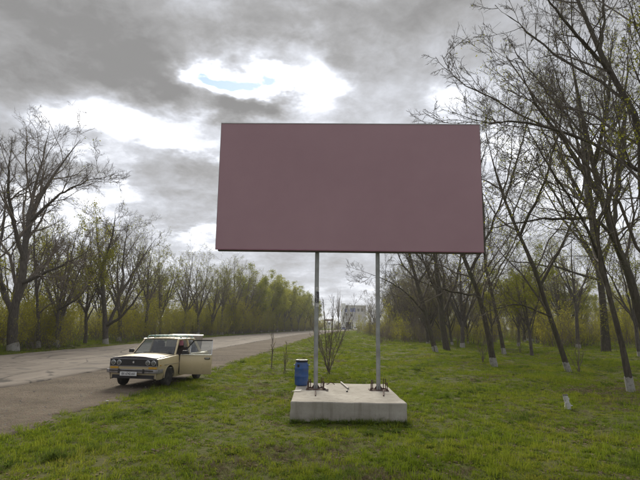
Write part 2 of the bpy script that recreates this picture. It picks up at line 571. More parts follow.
def strip(name, l0, l1, z0, z1, mat, ragged=(0, 0), ymax=880, skirt=True, thick=.05):
    """sheet along the road between lateral offsets l0 < l1"""
    yy = np.concatenate([np.arange(-30, 60, .4), np.arange(60, 200, 2.0), np.arange(200, ymax, 8.0)])
    ex = E(yy)
    j = lambda amp, k: amp * (np.sin(yy * 1.7 + k) * .4 + np.sin(yy * 4.3 + 2 * k) * .3 + RNG.normal(0, .35, len(yy)))
    la, lb = l0 + j(ragged[0], 1.0), l1 + j(ragged[1], 4.0)
    cols = [np.stack([ex + la + (lb - la) * s_, yy, np.full(len(yy), z0 + (z1 - z0) * s_)], -1) for s_ in (0, .04, .3, .5, .7, .96, 1)]
    if skirt:
        a = cols[0].copy(); a[:, 2] -= thick; b = cols[-1].copy(); b[:, 2] -= thick
        a[:, 0] -= .03; b[:, 0] += .03
        cols = [a] + cols + [b]
    V = np.stack(cols, 1); n, k = V.shape[:2]
    I = np.arange(n * k).reshape(n, k)
    fq = np.stack([I[:-1, :-1], I[:-1, 1:], I[1:, 1:], I[1:, :-1]], -1).reshape(-1, 4)
    o = link(name, np_mesh(name, V.reshape(-1, 3), [fq]), None, mat)
    o['kind'] = 'structure'
    return o


strip('gravel_shoulder', -SHOULDER_W - .5, 0.0, .008, .012, 'gravel', (0, .35), thick=.03)
strip('road', -SHOULDER_W - ROAD_W, -SHOULDER_W, .045, .050, 'asphalt', (.15, .07), thick=.06)

# ------------------------------------------------------------------ billboard on its concrete base
PED_H = .40
FL, FR = on_ground(290, 402, PED_H), on_ground(406.5, 402.5, PED_H)
BL_, BR_ = on_ground(297.5, 381.5, PED_H), on_ground(389.5, 383, PED_H)
pc = (FL + FR) / 2
W_p = (FR - FL).length
D_p = 3.5
print('RZ', math.degrees(math.atan2((FR - FL).y, (FR - FL).x)))
rz_p = R(0.0)
ped = MB()
q = Matrix.Rotation(rz_p, 3, 'Z')


def pedp(u, v, z=0.0):
    """u across (0..1), v metres back from the front face"""
    return Vector((pc.x, pc.y, z)) + q @ Vector(((u - .5) * W_p, v, 0))


bmp = bmesh.new()
NXp, NYp, NZp = 16, 16, 4
bmesh.ops.create_cube(bmp, size=1.0)
bmesh.ops.subdivide_edges(bmp, edges=bmp.edges, cuts=7, use_grid_fill=True)
for v in bmp.verts:
    x, y, z = v.co
    edge = sum(abs(abs(c_) - .5) < 1e-4 for c_ in (x, y, z))
    k = 0.0 if edge < 2 else 1.0
    v.co = Vector((x * W_p, (y + .5) * D_p, (z + .5) * (PED_H + .12) - .12))
    v.co += Vector((random.gauss(0, .004), random.gauss(0, .004), random.gauss(0, .0025)))
    if k and z > .4: v.co.z -= abs(random.gauss(0, .007))
    if abs(x) > .49 and edge >= 2: v.co.x -= math.copysign(abs(random.gauss(0, .010)), x)
mep = bpy.data.meshes.new('concrete_pedestal'); bmp.to_mesh(mep); bmp.free()
mep.polygons.foreach_set('use_smooth', [True] * len(mep.polygons)); mep.set_sharp_from_angle(angle=R(40))
pedestal = link('concrete_pedestal', mep, None, 'concrete')
pedestal.location = (pc.x, pc.y, 0); pedestal.rotation_euler = (0, 0, rz_p)
b = pedestal.modifiers.new('bevel', 'BEVEL'); b.width = .018; b.segments = 2; b.limit_method = 'ANGLE'
tag(pedestal, 'pale concrete foundation block under the two posts of the billboard', 'pedestal')

PL = on_ground(315.6, 390.5, PED_H); PR = on_ground(378.2, 390.0, PED_H)
YB = (PL.y + PR.y) / 2
corn = [at(221, 124, YB - .12), at(479.3, 125.2, YB - .12), at(481.6, 253.3, YB - .12), at(215.2, 249.0, YB - .12)]
bz1, bz0 = (corn[0].z + corn[1].z) / 2, (corn[2].z + corn[3].z) / 2
bxc = sum(c_.x for c_ in corn) / 4
bw = ((corn[1].x - corn[0].x) + (corn[2].x - corn[3].x)) / 2
byaw = R(-1.6)
print('BOARD', bw, bz1 - bz0, bz0, 'Y', YB, 'PED', W_p, FL, FR, BL_, BR_)
root = empty('billboard', (bxc, YB, PED_H))
tag(root, 'large blank mauve billboard panel on two grey steel posts', 'billboard')
Rb = Matrix.Rotation(byaw, 3, 'Z')
bh = bz1 - bz0
zc = (bz0 + bz1) / 2 - PED_H


def bpart(name, c, d, mat, bevel=0.0):
    o = MB().box((0, 0, 0), d).build(name, mat, root, None, bevel)
    o.location = Rb @ Vector(c) ; o.location.z = c[2]
    o.rotation_euler = (0, 0, byaw)
    return o


bpart('face_panel', (0, -.13, zc), (bw, .03, bh), 'board_face')
bpart('backing_frame', (0, -.045, zc - .035), (bw - .10, .13, bh - .02), 'board_frame')
bpart('bottom_trim', (0, -.149, zc - bh / 2 + .012), (bw - .02, .008, .022), 'board_edge')
bpart('top_cap', (0, -.13, zc + bh / 2 + .010), (bw + .02, .05, .018), 'board_cap')
for s_ in (-1, 1):
    bpart('side_trim', (s_ * (bw / 2 + .004), -.13, zc), (.006, .034, bh), 'board_frame')
for P_, lbl in ((PL, 0), (PR, 1)):
    lx, ly = P_.x - bxc, .09
    top = at(316.8 if lbl == 0 else 377.3, 252, YB + .09)
    tx = top.x - bxc
    post = MB().tube([(lx, ly, .012), (lx * .6 + tx * .4, ly, 1.4), (tx, ly, zc + bh / 2 - .3)], .052, 16).build('post', 'galvanised', root, 40)
    MB().box((lx, ly, .008), (.46, .34, .022)).build('base_plate', 'rust', root, None, .003)
    for k, (ox, oy) in enumerate(((-.19, -.12), (-.13, .12), (.13, .12), (.19, -.12), (-.17, .02), (.17, .03))):
        h_ = .20 + .035 * ((k * 7) % 3)
        bo = MB().tube([(lx + ox, ly + oy, -.02), (lx + ox + .004, ly + oy, h_)], .011, 8).build('anchor_bolt', 'rust', root, 40)
        MB().lathe([(.026, .02), (.026, .045)], (lx + ox, ly + oy, 0), 6).build('nut', 'rust', bo)
        if k % 2: MB().lathe([(.024, .15), (.024, .172)], (lx + ox, ly + oy, 0), 6).build('nut', 'rust', bo)
    for gx, gy in ((.10, 0), (-.10, 0), (0, -.10), (0, .10)):
        ax = Vector((gx, gy, 0)).normalized()
        sd_ = Vector((-ax.y, ax.x, 0)) * .004
        p0 = Vector((lx, ly, .018))
        MB().slab([p0 + ax * .045 - sd_, p0 + ax * .12 - sd_, p0 + ax * .05 + Vector((0, 0, .09)) - sd_], .008, sd_).build('gusset', 'rust', root)
    if lbl == 0:
        for (zz_, hh_, mm_) in ((at(315, 297, YB).z - PED_H, .26, 'sticker_ink'), (at(315, 288.5, YB).z - PED_H, .09, 'sticker_white'), (at(315, 305, YB).z - PED_H, .08, 'sticker_white')):
            px_ = lx + (tx - lx) * zz_ / (zc + bh / 2)
            MB().lathe([(.0545, zz_ - hh_ / 2), (.0545, zz_ + hh_ / 2)], (px_, ly, 0), 16).build('sticker', mm_, root, 40)
        for k in range(7):
            zz_ = at(315, 293 + 1.4 * k, YB).z - PED_H
            px_ = lx + (tx - lx) * zz_ / (zc + bh / 2)
            MB().box((px_ + random.uniform(-.008, .008), ly - .0555, zz_), (.05 * random.uniform(.4, 1), .004, .012)).build('print_line', 'sticker_white', root)

# things lying on the base
zt = PED_H + .003


def loose_pipe(p0, p1, r, name, label, mat='steel_pipe', raise1=0.0, cat='pipe', end=None):
    a, c_ = on_ground(*p0, PED_H), on_ground(*p1, PED_H)
    a.z = zt + r; c_.z = zt + r + raise1
    mid = (a + c_) / 2
    m = MB().tube([a - mid, c_ - mid], r, 10)
    o = m.build(name, mat, None, 40)
    o.location = mid
    tag(o, label, cat)
    return o


loose_pipe((341.0, 383.2), (348.3, 389.5), .022, 'steel_pipe', 'pale steel pipe lying slantwise in the middle of the concrete base')
loose_pipe((321.5, 387.0), (327.5, 391.2), .026, 'pipe_offcut', 'short pipe offcut lying beside the left post foot')
loose_pipe((315.5, 391.8), (315.4, 396.2), .014, 'iron_bar', 'small rusty bar pointing forward from the left post foot', 'rust', 0, 'bar')
loose_pipe((383.6, 391.0), (383.5, 396.4), .014, 'iron_bar', 'small rusty bar pointing forward from the right post foot', 'rust', 0, 'bar')
sp = on_ground(347, 392, PED_H)
o = MB().lathe([(.018, 0), (.024, .01), (.024, .03), (.01, .036)], (0, 0, 0), 8).build('nut', 'car_black', None, 40)
o.location = (sp.x, sp.y, PED_H + .004); tag(o, 'black nut in front of the slanting pipe on the concrete', 'nut')
w0 = on_ground(330.5, 384.6, PED_H)
o = MB().tube([(-.10, 0, .01), (-.06, .05, .012), (.0, .06, .05), (.07, .04, .03), (.10, -.02, .01)], .011, 7).build('wire_hook', 'rust', None, 40)
o.location = (w0.x, w0.y, PED_H); tag(o, 'bent rusty wire hook near the back of the concrete base', 'wire')
lp = on_ground(292.5, 391.3, PED_H)
m = MB()
m.add([(-.10, -.05, .0), (.09, -.07, .012), (.13, .05, .03), (-.02, .06, .012), (-.10, -.05, .004), (.09, -.07, .016), (.13, .05, .034), (-.02, .06, .016)],
      [(3, 2, 1, 0), (4, 5, 6, 7), (0, 1, 5, 4), (1, 2, 6, 5), (2, 3, 7, 6), (3, 0, 4, 7)])
o = m.build('paper_scrap', 'paper'); o.location = (lp.x + .09, lp.y, PED_H + .006)
tag(o, 'white paper scrap at the left edge of the concrete base', 'litter')

lq = on_ground(107, 402.5)
o = MB().box((0, 0, .02), (.07, .05, .03), Matrix.Rotation(.5, 3, 'Z')).build('paper_scrap', 'paper', None, None, .01)
o.location = (lq.x, lq.y, .012); tag(o, 'tiny white paper scrap on the gravel in front of the car', 'litter')

# blue plastic drum
db = on_ground(301.3, 385.3, PED_H)
drum = empty('plastic_drum', (db.x, db.y, PED_H))
tag(drum, 'blue plastic drum with black lid at the left back corner of the concrete base', 'drum')
MB().lathe([(.12, .0), (.155, .012), (.165, .04), (.172, .12), (.174, .2), (.180, .215), (.180, .235), (.174, .25), (.175, .40), (.180, .415), (.180, .435), (.172, .45), (.165, .52), (.148, .565), (.138, .575), (.138, .59)], n=28).build('body', 'drum_blue', drum, 35)
MB().lathe([(.150, .578), (.156, .585), (.156, .625), (.148, .634), (.10, .636), (.095, .628)], n=28).build('lid', 'drum_black', drum, 35)
MB().lathe([(.158, .588), (.161, .592), (.161, .604), (.158, .608)], n=28).build('clamp_ring', 'drum_black', drum, 35)
for s_ in (-1, 1):
    MB().tube([(s_ * .168, -.05, .50), (s_ * .195, -.04, .505), (s_ * .195, .04, .505), (s_ * .168, .05, .50)], .012, 8).build('handle', 'drum_blue', drum, 40)
MB().box((-.05, -.165, .49), (.055, .02, .07)).build('grip_recess', 'drum_black', drum, None, .004)
drum.rotation_euler = (0, 0, R(-10))

# ------------------------------------------------------------------ parked saloon car
XF, XR, WR = 1.30, -1.12, .29
HX, HY = -.155, -.988                       # heading: towards the camera, a little to the left
hl = math.hypot(HX, HY); HX, HY = HX / hl, HY / hl
wc = on_ground(165.8, 386.8)
LX, LY = -HY, HX
car_loc = Vector((wc.x - HX * XF - LX * .70, wc.y - HY * XF - LY * .70, .012))
car = empty('parked_car', car_loc, math.atan2(HY, HX))
tag(car, 'cream saloon car with driver door and boot open, parked on the gravel shoulder', 'car')


def zb_of(x):
    z = .25
    for c_ in (XF, XR):
        d_ = .37 ** 2 - (x - c_) ** 2
        if d_ > 0: z = max(z, .27 + math.sqrt(d_))
    return z


def w_of(x):
    w = .795
    if x > 1.5: w -= .035 * ((x - 1.5) / .53) ** 2
    if x < -1.5: w -= .04 * ((-1.5 - x) / .55) ** 2
    return w


def zs_of(x):
    if x > .7: return .895 - .055 * (x - .7) / 1.33
    if x < -1.3: return .895 - .03 * (-1.3 - x) / .75
    return .895


PZ, PYv = [.2, .30, .45, .66, .70, .80, .90, 1.0], [.93, .955, .99, 1.0, 1.0, .985, .955, .93]
st = sorted(set([round(v_, 3) for v_ in np.linspace(-2.05, 2.03, 42)] + [round(c_ + .37 * math.cos(a_), 3) for c_ in (XF, XR) for a_ in np.linspace(0.02, math.pi - .02, 15)] + [.62, -.38]))
body = MB()
LV = [0, .18, .36, .52, .58, .76, .9, 1.0]
for sd_ in (-1, 1):
    rows = []
    for x in st:
        zb, zs = zb_of(x), zs_of(x)
        rr_ = [(x, sd_ * w_of(x) * float(np.interp(zb + (zs - zb) * f_, PZ, PYv)), zb + (zs - zb) * f_) for f_ in LV]
        rr_.append((x, sd_ * (w_of(x) - .095), zs + .018))
        rows.append(rr_)
    k = len(rows[0])
    vs = [p_ for r_ in rows for p_ in r_]
    fs = []
    for i in range(len(st) - 1):
        for j in range(k - 1):
            xm = (st[i] + st[i + 1]) / 2
            if sd_ == 1 and -.38 < xm < .62 and j >= 1: continue        # driver door stands open
            fs.append((i * k + j, i * k + j + 1, (i + 1) * k + j + 1, (i + 1) * k + j))
    body.add(vs, fs)
# front and rear panels
body.box((2.01, 0, .59), (.04, 1.50, .10)); body.box((2.0, 0, .36), (.04, 1.44, .16))
body.box((-2.03, 0, .55), (.04, 1.48, .52))
for s_ in (-1, 1): body.box((-1.66, s_ * .70, .885), (.76, .05, .04))
body.box((.76, 0, .915), (.10, 1.40, .04))                  # cowl
body.box((-1.36, 0, .915), (.10, 1.38, .04))
body.box((.12, 0, .28), (1.5, 1.42, .06))
body.build('body', 'car_paint', car, 35)
ub = MB().box((0.05, 0, .38), (3.7, 1.0, .22)).box((1.3, 0, .60), (.9, 1.1, .25)).box((-1.65, 0, .50), (.7, 1.2, .12)).build('underbody', 'car_black', car)
# bonnet
hv, hf = [], []
nxh, nyh = 9, 9
for i in range(nxh):
    x = 2.02 - i * (2.02 - .80) / (nxh - 1)
    for j in range(nyh):
        u = -1 + 2 * j / (nyh - 1)
        hv.append((x, u * (w_of(x) - .085), zs_of(x) + .022 + .035 * (1 - u * u) + (.012 if abs(u) < .6 else 0)))
for i in range(nxh - 1):
    for j in range(nyh - 1): hf.append((i * nyh + j, i * nyh + j + 1, (i + 1) * nyh + j + 1, (i + 1) * nyh + j))
hood = MB().add(hv, hf).build('bonnet', 'car_paint', car, 40)
bv = [(v_[0] + .008, v_[1] * 1.005, v_[2] + .006) for v_ in hv if v_[0] > 1.84]
lip = [(2.04, v_[1] * 1.005, v_[2] - .06) for v_ in bv[:nyh]]
nb = len(bv) // nyh
bf = [(i * nyh + j, i * nyh + j + 1, (i + 1) * nyh + j + 1, (i + 1) * nyh + j) for i in range(nb - 1) for j in range(nyh - 1)]
kk = len(bv)
bf += [(kk + j, kk + j + 1, j + 1, j) for j in range(nyh - 1)]
MB().add(bv + lip, bf).build('bonnet_bra', 'vinyl_bra', car, 40)
for s_ in (-1, 1):
    MB().box((.93, s_ * .38, .985), (.06, .30, .012)).build('bonnet_vent', 'car_black', car)
# grille, lamps, bumper, plate
gr = MB().box((2.025, 0, .735), (.05, 1.46, .215)).build('grille', 'grille_black', car, None, .008)
for k in range(6):
    MB().box((2.052, 0, .655 + .032 * k), (.008, .66, .010)).build('slat', 'car_black', gr)
MB().box((2.056, 0, .745), (.012, .05, .06)).build('badge', 'chrome', gr, None, .004)
for y_ in (-.63, -.45, .45, .63):
    h_ = MB().lathe([(.072, 0), (.074, .02), (.066, .028)], (0, 0, 0), 20, 'X').build('headlight', 'chrome', car, 40)
    h_.location = (2.045, y_, .735)
    MB().lathe([(.065, .024), (.05, .034), (.02, .038)], (0, 0, 0), 20, 'X').build('lens', 'lamp_glass', h_, 60)
for y_ in (-.60, .60):
    MB().box((2.04, y_, .590), (.03, .25, .060)).build('indicator', 'amber_lens', car, None, .006)
    MB().box((1.90, math.copysign(.782, y_), .66), (.07, .012, .03)).build('side_repeater', 'amber_lens', car)
bp = MB()
prof = [(.0, .44), (.045, .45), (.055, .50), (.045, .545), (.0, .555)]
bys = [-.83, -.80, -.70, .70, .80, .83]; bxs = [1.78, 2.05, 2.11, 2.11, 2.05, 1.78]
vs = [(bxs[i] + p_[0], bys[i], p_[1]) for i in range(6) for p_ in prof]
bp.add(vs, [(i * 5 + j, i * 5 + j + 1, (i + 1) * 5 + j + 1, (i + 1) * 5 + j) for i in range(5) for j in range(4)])
bumper = bp.build('front_bumper', 'bumper_metal', car, 50)
MB().box((2.168, 0, .515), (.012, 1.36, .035)).build('rubbing_strip', 'rubber', bumper)
for y_ in (-.38, .38): MB().box((2.172, y_, .50), (.035, .05, .13)).build('overrider', 'rubber', bumper, None, .008)
MB().box((-2.12, 0, .50), (.10, 1.60, .10)).build('rear_bumper', 'bumper_metal', car, None, .01)
plate = MB().box((2.185, .10 - .17, .425), (.010, .52, .112)).build('number_plate', 'plate_white', car, None, .003)
fc = bpy.data.curves.new('registration_text', 'FONT'); fc.body = 'BX 6742 AX'; fc.size = .093; fc.align_x = 'CENTER'; fc.align_y = 'CENTER'; fc.extrude = .001; fc.offset = .0015
fo = bpy.data.objects.new('tmp_text', fc); col.objects.link(fo)
bpy.context.view_layer.update()
tm = bpy.data.meshes.new_from_object(fo.evaluated_get(bpy.context.evaluated_depsgraph_get()))
bpy.data.objects.remove(fo)
tm.name = 'registration_text'
tx_ = link('registration_text', tm, plate, 'plate_ink')
tx_.location = (2.192, -.07, .424); tx_.rotation_euler = (R(90), 0, R(90)); tx_.scale = (.86, 1, 1)
MB().box((2.0, 0, .33), (.10, 1.3, .10)).build('front_valance', 'car_black', car)


def wheel(x, y):
    s_ = 1 if y > 0 else -1
    w_ = empty('wheel', (x, y, WR)); w_.parent = car
    MB().lathe([(.175, -.075), (.25, -.085), (.283, -.065), (.29, -.03), (.29, .03), (.283, .065), (.25, .085), (.175, .075)], n=28, axis='Y').build('tyre', 'rubber', w_, 50)
    rim = MB().lathe([(.176, s_ * .0), (.178, s_ * .065), (.160, s_ * .068), (.150, s_ * .03), (.08, s_ * .045), (.06, s_ * .065), (.03, s_ * .068)], n=24, axis='Y').build('rim', 'rim_steel', w_, 50)
    return w_


for x_ in (XF, XR):
    for y_ in (-.69, .69): wheel(x_, y_)
# cabin
RT = 1.385
xA0, xA1, xC0, xC1 = .80, .27, -1.34, -.92      # screen bottom/top, rear window bottom/top
yb_, yt_ = .70, .575
for s_ in (-1, 1):
    def bar(a_, b_, w1=.055, w2=.045):
        a_, b_ = Vector(a_), Vector(b_)
        x1 = Vector((w1 / 2, 0, 0)); y1 = Vector((0, w2 / 2 * s_, 0))
        MB().add([a_ - x1 - y1, a_ + x1 - y1, a_ + x1 + y1, a_ - x1 + y1, b_ - x1 - y1, b_ + x1 - y1, b_ + x1 + y1, b_ - x1 + y1],
                [(0, 1, 2, 3), (4, 5, 6, 7), (0, 1, 5, 4), (1, 2, 6, 5), (2, 3, 7, 6), (3, 0, 4, 7)]).build('pillar', 'car_paint', car)
    bar((xA0, s_ * yb_, .90), (xA1, s_ * yt_, RT), .065, .05)
    bar((-.37, s_ * (yb_ + .03), .88), (-.36, s_ * (yt_ + .01), RT), .08, .045)
    bar((xC0 + .02, s_ * yb_, .90), (xC1 - .02, s_ * yt_, RT), .20, .05)
rv, rf = [], []
nr, nc = 9, 11
for i in range(nr):
    x = xA1 + .03 + (xC1 - .05 - xA1) * i / (nr - 1)
    for j in range(nc):
        u = -1 + 2 * j / (nc - 1)
        rv.append((x, u * (yt_ + .03), RT + .055 * (1 - abs(u) ** 3.5) * (1 - .55 * abs(2 * i / (nr - 1) - 1) ** 3) - .012))
for i in range(nr - 1):
    for j in range(nc - 1): rf.append((i * nc + j, i * nc + j + 1, (i + 1) * nc + j + 1, (i + 1) * nc + j))
ro = MB().add(rv, rf).build('roof', 'car_paint', car, 40)
so = ro.modifiers.new('s', 'SOLIDIFY'); so.thickness = .035; so.offset = -1
for s_ in (-1, 1):
    MB().tube([(xA1 + .05, s_ * (yt_ + .035), RT - .005), (-.35, s_ * (yt_ + .04), RT + .005), (xC1 - .02, s_ * (yt_ + .035), RT - .005)], .012, 6).build('drip_rail', 'chrome', ro)


def pane(name, pts, parent=car):
    return MB().add(pts, [(0, 1, 2, 3)]).build(name, 'window_glass', parent)


pane('windscreen', [(xA0 + .0, -yb_ + .02, .925), (xA0 + .0, yb_ - .02, .925), (xA1 + .01, yt_ - .01, RT - .005), (xA1 + .01, -yt_ + .01, RT - .005)])
seal = MB()
sc_ = [(xA0 + .006, -yb_ + .03, .93), (xA0 + .006, yb_ - .03, .93), (xA1 + .02, yt_ - .02, RT - .012), (xA1 + .02, -yt_ + .02, RT - .012)]
for i in range(4): seal.tube([sc_[i], sc_[(i + 1) % 4]], .012, 6)
seal.build('windscreen_seal', 'car_black', car)
pane('rear_window', [(xC0, -yb_ + .03, .92), (xC0, yb_ - .03, .92), (xC1, yt_ - .01, RT - .01), (xC1, -yt_ + .01, RT - .01)])
pane('side_window', [(.62, -.715, .92), (-.34, -.715, .92), (-.34, -.585, RT - .02), (.22, -.585, RT - .02)])
for s_ in (-1, 1): pane('rear_side_window', [(-.40, s_ * .72, .92), (-1.14, s_ * .71, .92), (-.94, s_ * .585, RT - .02), (-.40, s_ * .585, RT - .02)])
for y_ in (-.34, .14):
    MB().tube([(.83, y_, .945), (.80, y_ + .03, .965), (.77, y_ + .42, .985)], .011, 6).build('wiper', 'car_black', car)
MB().box((.52, 0, .84), (.32, 1.30, .20)).build('dashboard', 'seat_cloth', car, None, .03)
for y_ in (-.34, .34):
    se = MB().box((-.02, y_, .52), (.50, .50, .14)).build('front_seat', 'seat_cloth', car, None, .04)
    MB().box((-.32, y_, .82), (.13, .48, .56), Matrix.Rotation(R(-12), 3, 'Y')).build('backrest', 'seat_cloth', se, None, .04)
    MB().box((-.40, y_, 1.16), (.09, .26, .16)).build('headrest', 'seat_cloth', se, None, .03)
se = MB().box((-.95, 0, .52), (.5, 1.25, .16)).build('rear_seat', 'seat_cloth', car, None, .04)
MB().box((-1.22, 0, .82), (.13, 1.25, .5), Matrix.Rotation(R(-14), 3, 'Y')).build('backrest', 'seat_cloth', se, None, .04)
sw = MB()
ct = Vector((.26, .34, .92)); rx = Matrix.Rotation(R(-62), 3, 'Y')
ring = [ct + rx @ Vector((.19 * math.cos(a_), .19 * math.sin(a_), 0)) for a_ in np.linspace(0, 2 * math.pi, 25)]
sw.tube(ring, .014, 8, False); sw.tube([ring[6], ring[18]], .012, 6); sw.tube([ct, (.45, .34, .80)], .02, 8)
sw.build('steering_wheel', 'car_black', car, 50)
MB().box((.33, 0, 1.30), (.02, .22, .06)).build('rear_view_mirror', 'car_black', car, None, .005)
MB().add([(.13, .53, 1.34), (.13, .66, 1.335), (.11, .665, 1.18), (.12, .54, 1.17), (.10, .53, 1.34), (.10, .66, 1.335), (.08, .665, 1.18), (.09, .54, 1.17)],
         [(3, 2, 1, 0), (4, 5, 6, 7), (0, 1, 5, 4), (1, 2, 6, 5), (2, 3, 7, 6), (3, 0, 4, 7)]).build('sun_curtain', 'pink_cloth', car)
# closed-door seams on the far side are hidden; nearside rear door shows its handle and gap
MB().box((-1.0, .797, .80), (.13, .02, .03)).build('door_handle', 'chrome', car)
MB().box((-.37, .792, .58), (.010, .012, .60)).build('door_gap', 'car_black', car)
for s_ in (-1, 1):
    MB().box((-1.22, s_ * .799, .66), (1.62, .010, .022)).build('side_moulding', 'chrome', car)
    MB().box((1.16, s_ * .797, .66), (1.05, .010, .022)).build('side_moulding', 'chrome', car)
    MB().box((.645, s_ * .792, .60), (.010, .012, .56)).build('wing_seam', 'car_black', car)
    MB().tube([(2.0, s_ * .690, .868), (1.4, s_ * .712, .893), (.82, s_ * .712, .922)], .006, 5).build('bonnet_gap', 'car_black', car)
    for c_ in (XF, XR):
        MB().tube([(c_ + .375 * math.cos(a_), s_ * .792, .27 + .375 * math.sin(a_)) for a_ in np.linspace(.05, math.pi - .05, 14)], .014, 6).build('wheel_arch_lip', 'car_paint', car, 60)
gf = MB()
gc = [(2.056, -.73, .63), (2.056, .73, .63), (2.056, .73, .84), (2.056, -.73, .84)]
for i in range(4): gf.tube([gc[i], gc[(i + 1) % 4]], .008, 6)
gf.build('grille_surround', 'bumper_metal', car)
# passenger-side mirror
mi = MB().box((.60, -.86, 1.0), (.07, .17, .11)).build('wing_mirror', 'car_black', car, None, .015)
MB().tube([(.60, -.72, .93), (.60, -.80, .98)], .012, 6).build('arm', 'car_black', mi)
# the open driver door
DO = R(78)
door = MB()
dv = []
for (x, fr_) in ((0, 0), (-.33, 0), (-.66, 0), (-.99, 0)):
    for z_ in (.30, .42, .60, .70, .80, .90):
        dv.append((x, (float(np.interp(z_, PZ, PYv)) - 1) * .795, z_))
n0 = len(dv)
dv2 = [(x, y - .085, z) for (x, y, z) in dv]
dfq = [(i * 6 + j, i * 6 + j + 1, (i + 1) * 6 + j + 1, (i + 1) * 6 + j) for i in range(3) for j in range(5)]
door.add(dv + dv2, dfq + [tuple(reversed([a_ + n0 for a_ in f_])) for f_ in dfq]
         + [(j, j + 1, n0 + j + 1, n0 + j) for j in range(5)] + [(18 + j, 18 + j + 1, n0 + 18 + j + 1, n0 + 18 + j) for j in range(5)]
         + [(i * 6, (i + 1) * 6, n0 + (i + 1) * 6, n0 + i * 6) for i in range(3)] + [(i * 6 + 5, (i + 1) * 6 + 5, n0 + (i + 1) * 6 + 5, n0 + i * 6 + 5) for i in range(3)])
dr = door.build('driver_door', 'car_paint', car, 35)
dr['label'] = 'open driver door'
dr.location = (.61, .80, 0); dr.rotation_euler = (0, 0, -DO)
fr = MB().tube([(-.04, -.06, .90), (-.40, -.17, RT - .03), (-.98, -.18, RT - .02)], .024, 6).build('window_frame', 'rubber', dr, 40)
MB().tube([(-.98, -.18, RT - .02), (-.985, -.05, .90)], .010, 6).build('frame_post', 'chrome', fr, 40)
MB().tube([(-.30, -.14, RT - .16), (-.30, -.05, .90)], .009, 6).build('quarter_light_bar', 'chrome', fr, 40)
MB().add([(-.05, -.05, .90), (-.975, -.05, .90), (-.975, -.17, RT - .03), (-.41, -.165, RT - .04)], [(0, 1, 2, 3)]).build('pane', 'window_glass', dr)
MB().box((-.86, .012, .80), (.17, .03, .052)).build('handle_recess', 'car_black', dr, None, .008)
MB().box((-.86, .030, .805), (.13, .012, .022)).build('handle', 'chrome', dr, None, .004)
MB().box((-.5, -.03, .912), (.97, .06, .015)).build('sill_moulding', 'chrome', dr)
dm = MB().box((-.16, .07, .99), (.17, .07, .11)).build('door_mirror', 'car_black', dr, None, .015)
# raised boot lid
lv, lf = [], []
for i in range(7):
    for j in range(9):
        u = -1 + 2 * j / 8; a_ = i / 6
        lv.append((-a_ * .66 + (.0 if i < 6 else .02), u * (.68 - .03 * a_), .03 * (1 - u * u) * (1 - .4 * a_) - (.07 if i == 6 else 0)))
for i in range(6):
    for j in range(8): lf.append((i * 9 + j, i * 9 + j + 1, (i + 1) * 9 + j + 1, (i + 1) * 9 + j))
bl = MB().add(lv, lf).build('boot_lid', 'car_paint', car, 40)
so = bl.modifiers.new('s', 'SOLIDIFY'); so.thickness = .03
bl['label'] = 'raised boot lid'
bl.location = (-1.40, 0, .93); bl.rotation_euler = (0, R(68), 0)
for s_ in (-1, 1):
    MB().tube([(-1.38, s_ * .5, .90), (-1.50, s_ * .5, 1.10)], .012, 6).build('boot_hinge', 'car_black', car)
    MB().box((-2.055, s_ * .62, .62), (.03, .20, .28)).build('tail_light', 'far_tin', car, None, .006)
# roof rack
rk = empty('roof_rack'); rk.parent = car
for s_ in (-1, 1):
    MB().tube([(.20, s_ * .50, RT + .085), (-.95, s_ * .50, RT + .085)], .016, 6).build('rail', 'rack_teal', rk, 40)
for k in range(8):
    x = .20 - k * 1.15 / 7
    MB().tube([(x, -.50, RT + .088), (x, .50, RT + .088)], .013, 6).build('cross_bar', 'rack_teal', rk)
for y_ in (-.42, -.28, -.14, 0, .14, .28, .42):
    MB().box((-.375, y_, RT + .104), (1.15, .06, .016)).build('slat', 'rack_teal', rk)
for x in (.10, -.40, -.85):
    for s_ in (-1, 1):
        MB().box((x, s_ * .575, RT + .035), (.04, .03, .12), Matrix.Rotation(R(28) * s_, 3, 'X')).build('rack_foot', 'rack_teal', rk)

# ------------------------------------------------------------------ trees
UP = np.array([0, 0, 1.0])


def unit(v): return v / np.maximum(np.linalg.norm(v, axis=-1, keepdims=True), 1e-9)


def smooth_poly(P, n=14):
    """Catmull-Rom through the points, resampled to n"""
    P = np.asarray(P, float)
    Q = np.vstack([2 * P[0] - P[1], P, 2 * P[-1] - P[-2]])
    out = []
    for i in range(1, len(Q) - 2):
        t_ = np.linspace(0, 1, 12, endpoint=False)[:, None]
        a, b_, c_, d_ = Q[i - 1], Q[i], Q[i + 1], Q[i + 2]
        out.append(.5 * (2 * b_ + (c_ - a) * t_ + (2 * a - 5 * b_ + 4 * c_ - d_) * t_ ** 2 + (3 * b_ - a - 3 * c_ + d_) * t_ ** 3))
    out = np.vstack(out + [P[-1:]])
    L = np.concatenate([[0], np.cumsum(np.linalg.norm(np.diff(out, axis=0), axis=1))])
    s_ = np.linspace(0, L[-1], n)
    return np.stack([np.interp(s_, L, out[:, k]) for k in range(3)], -1)


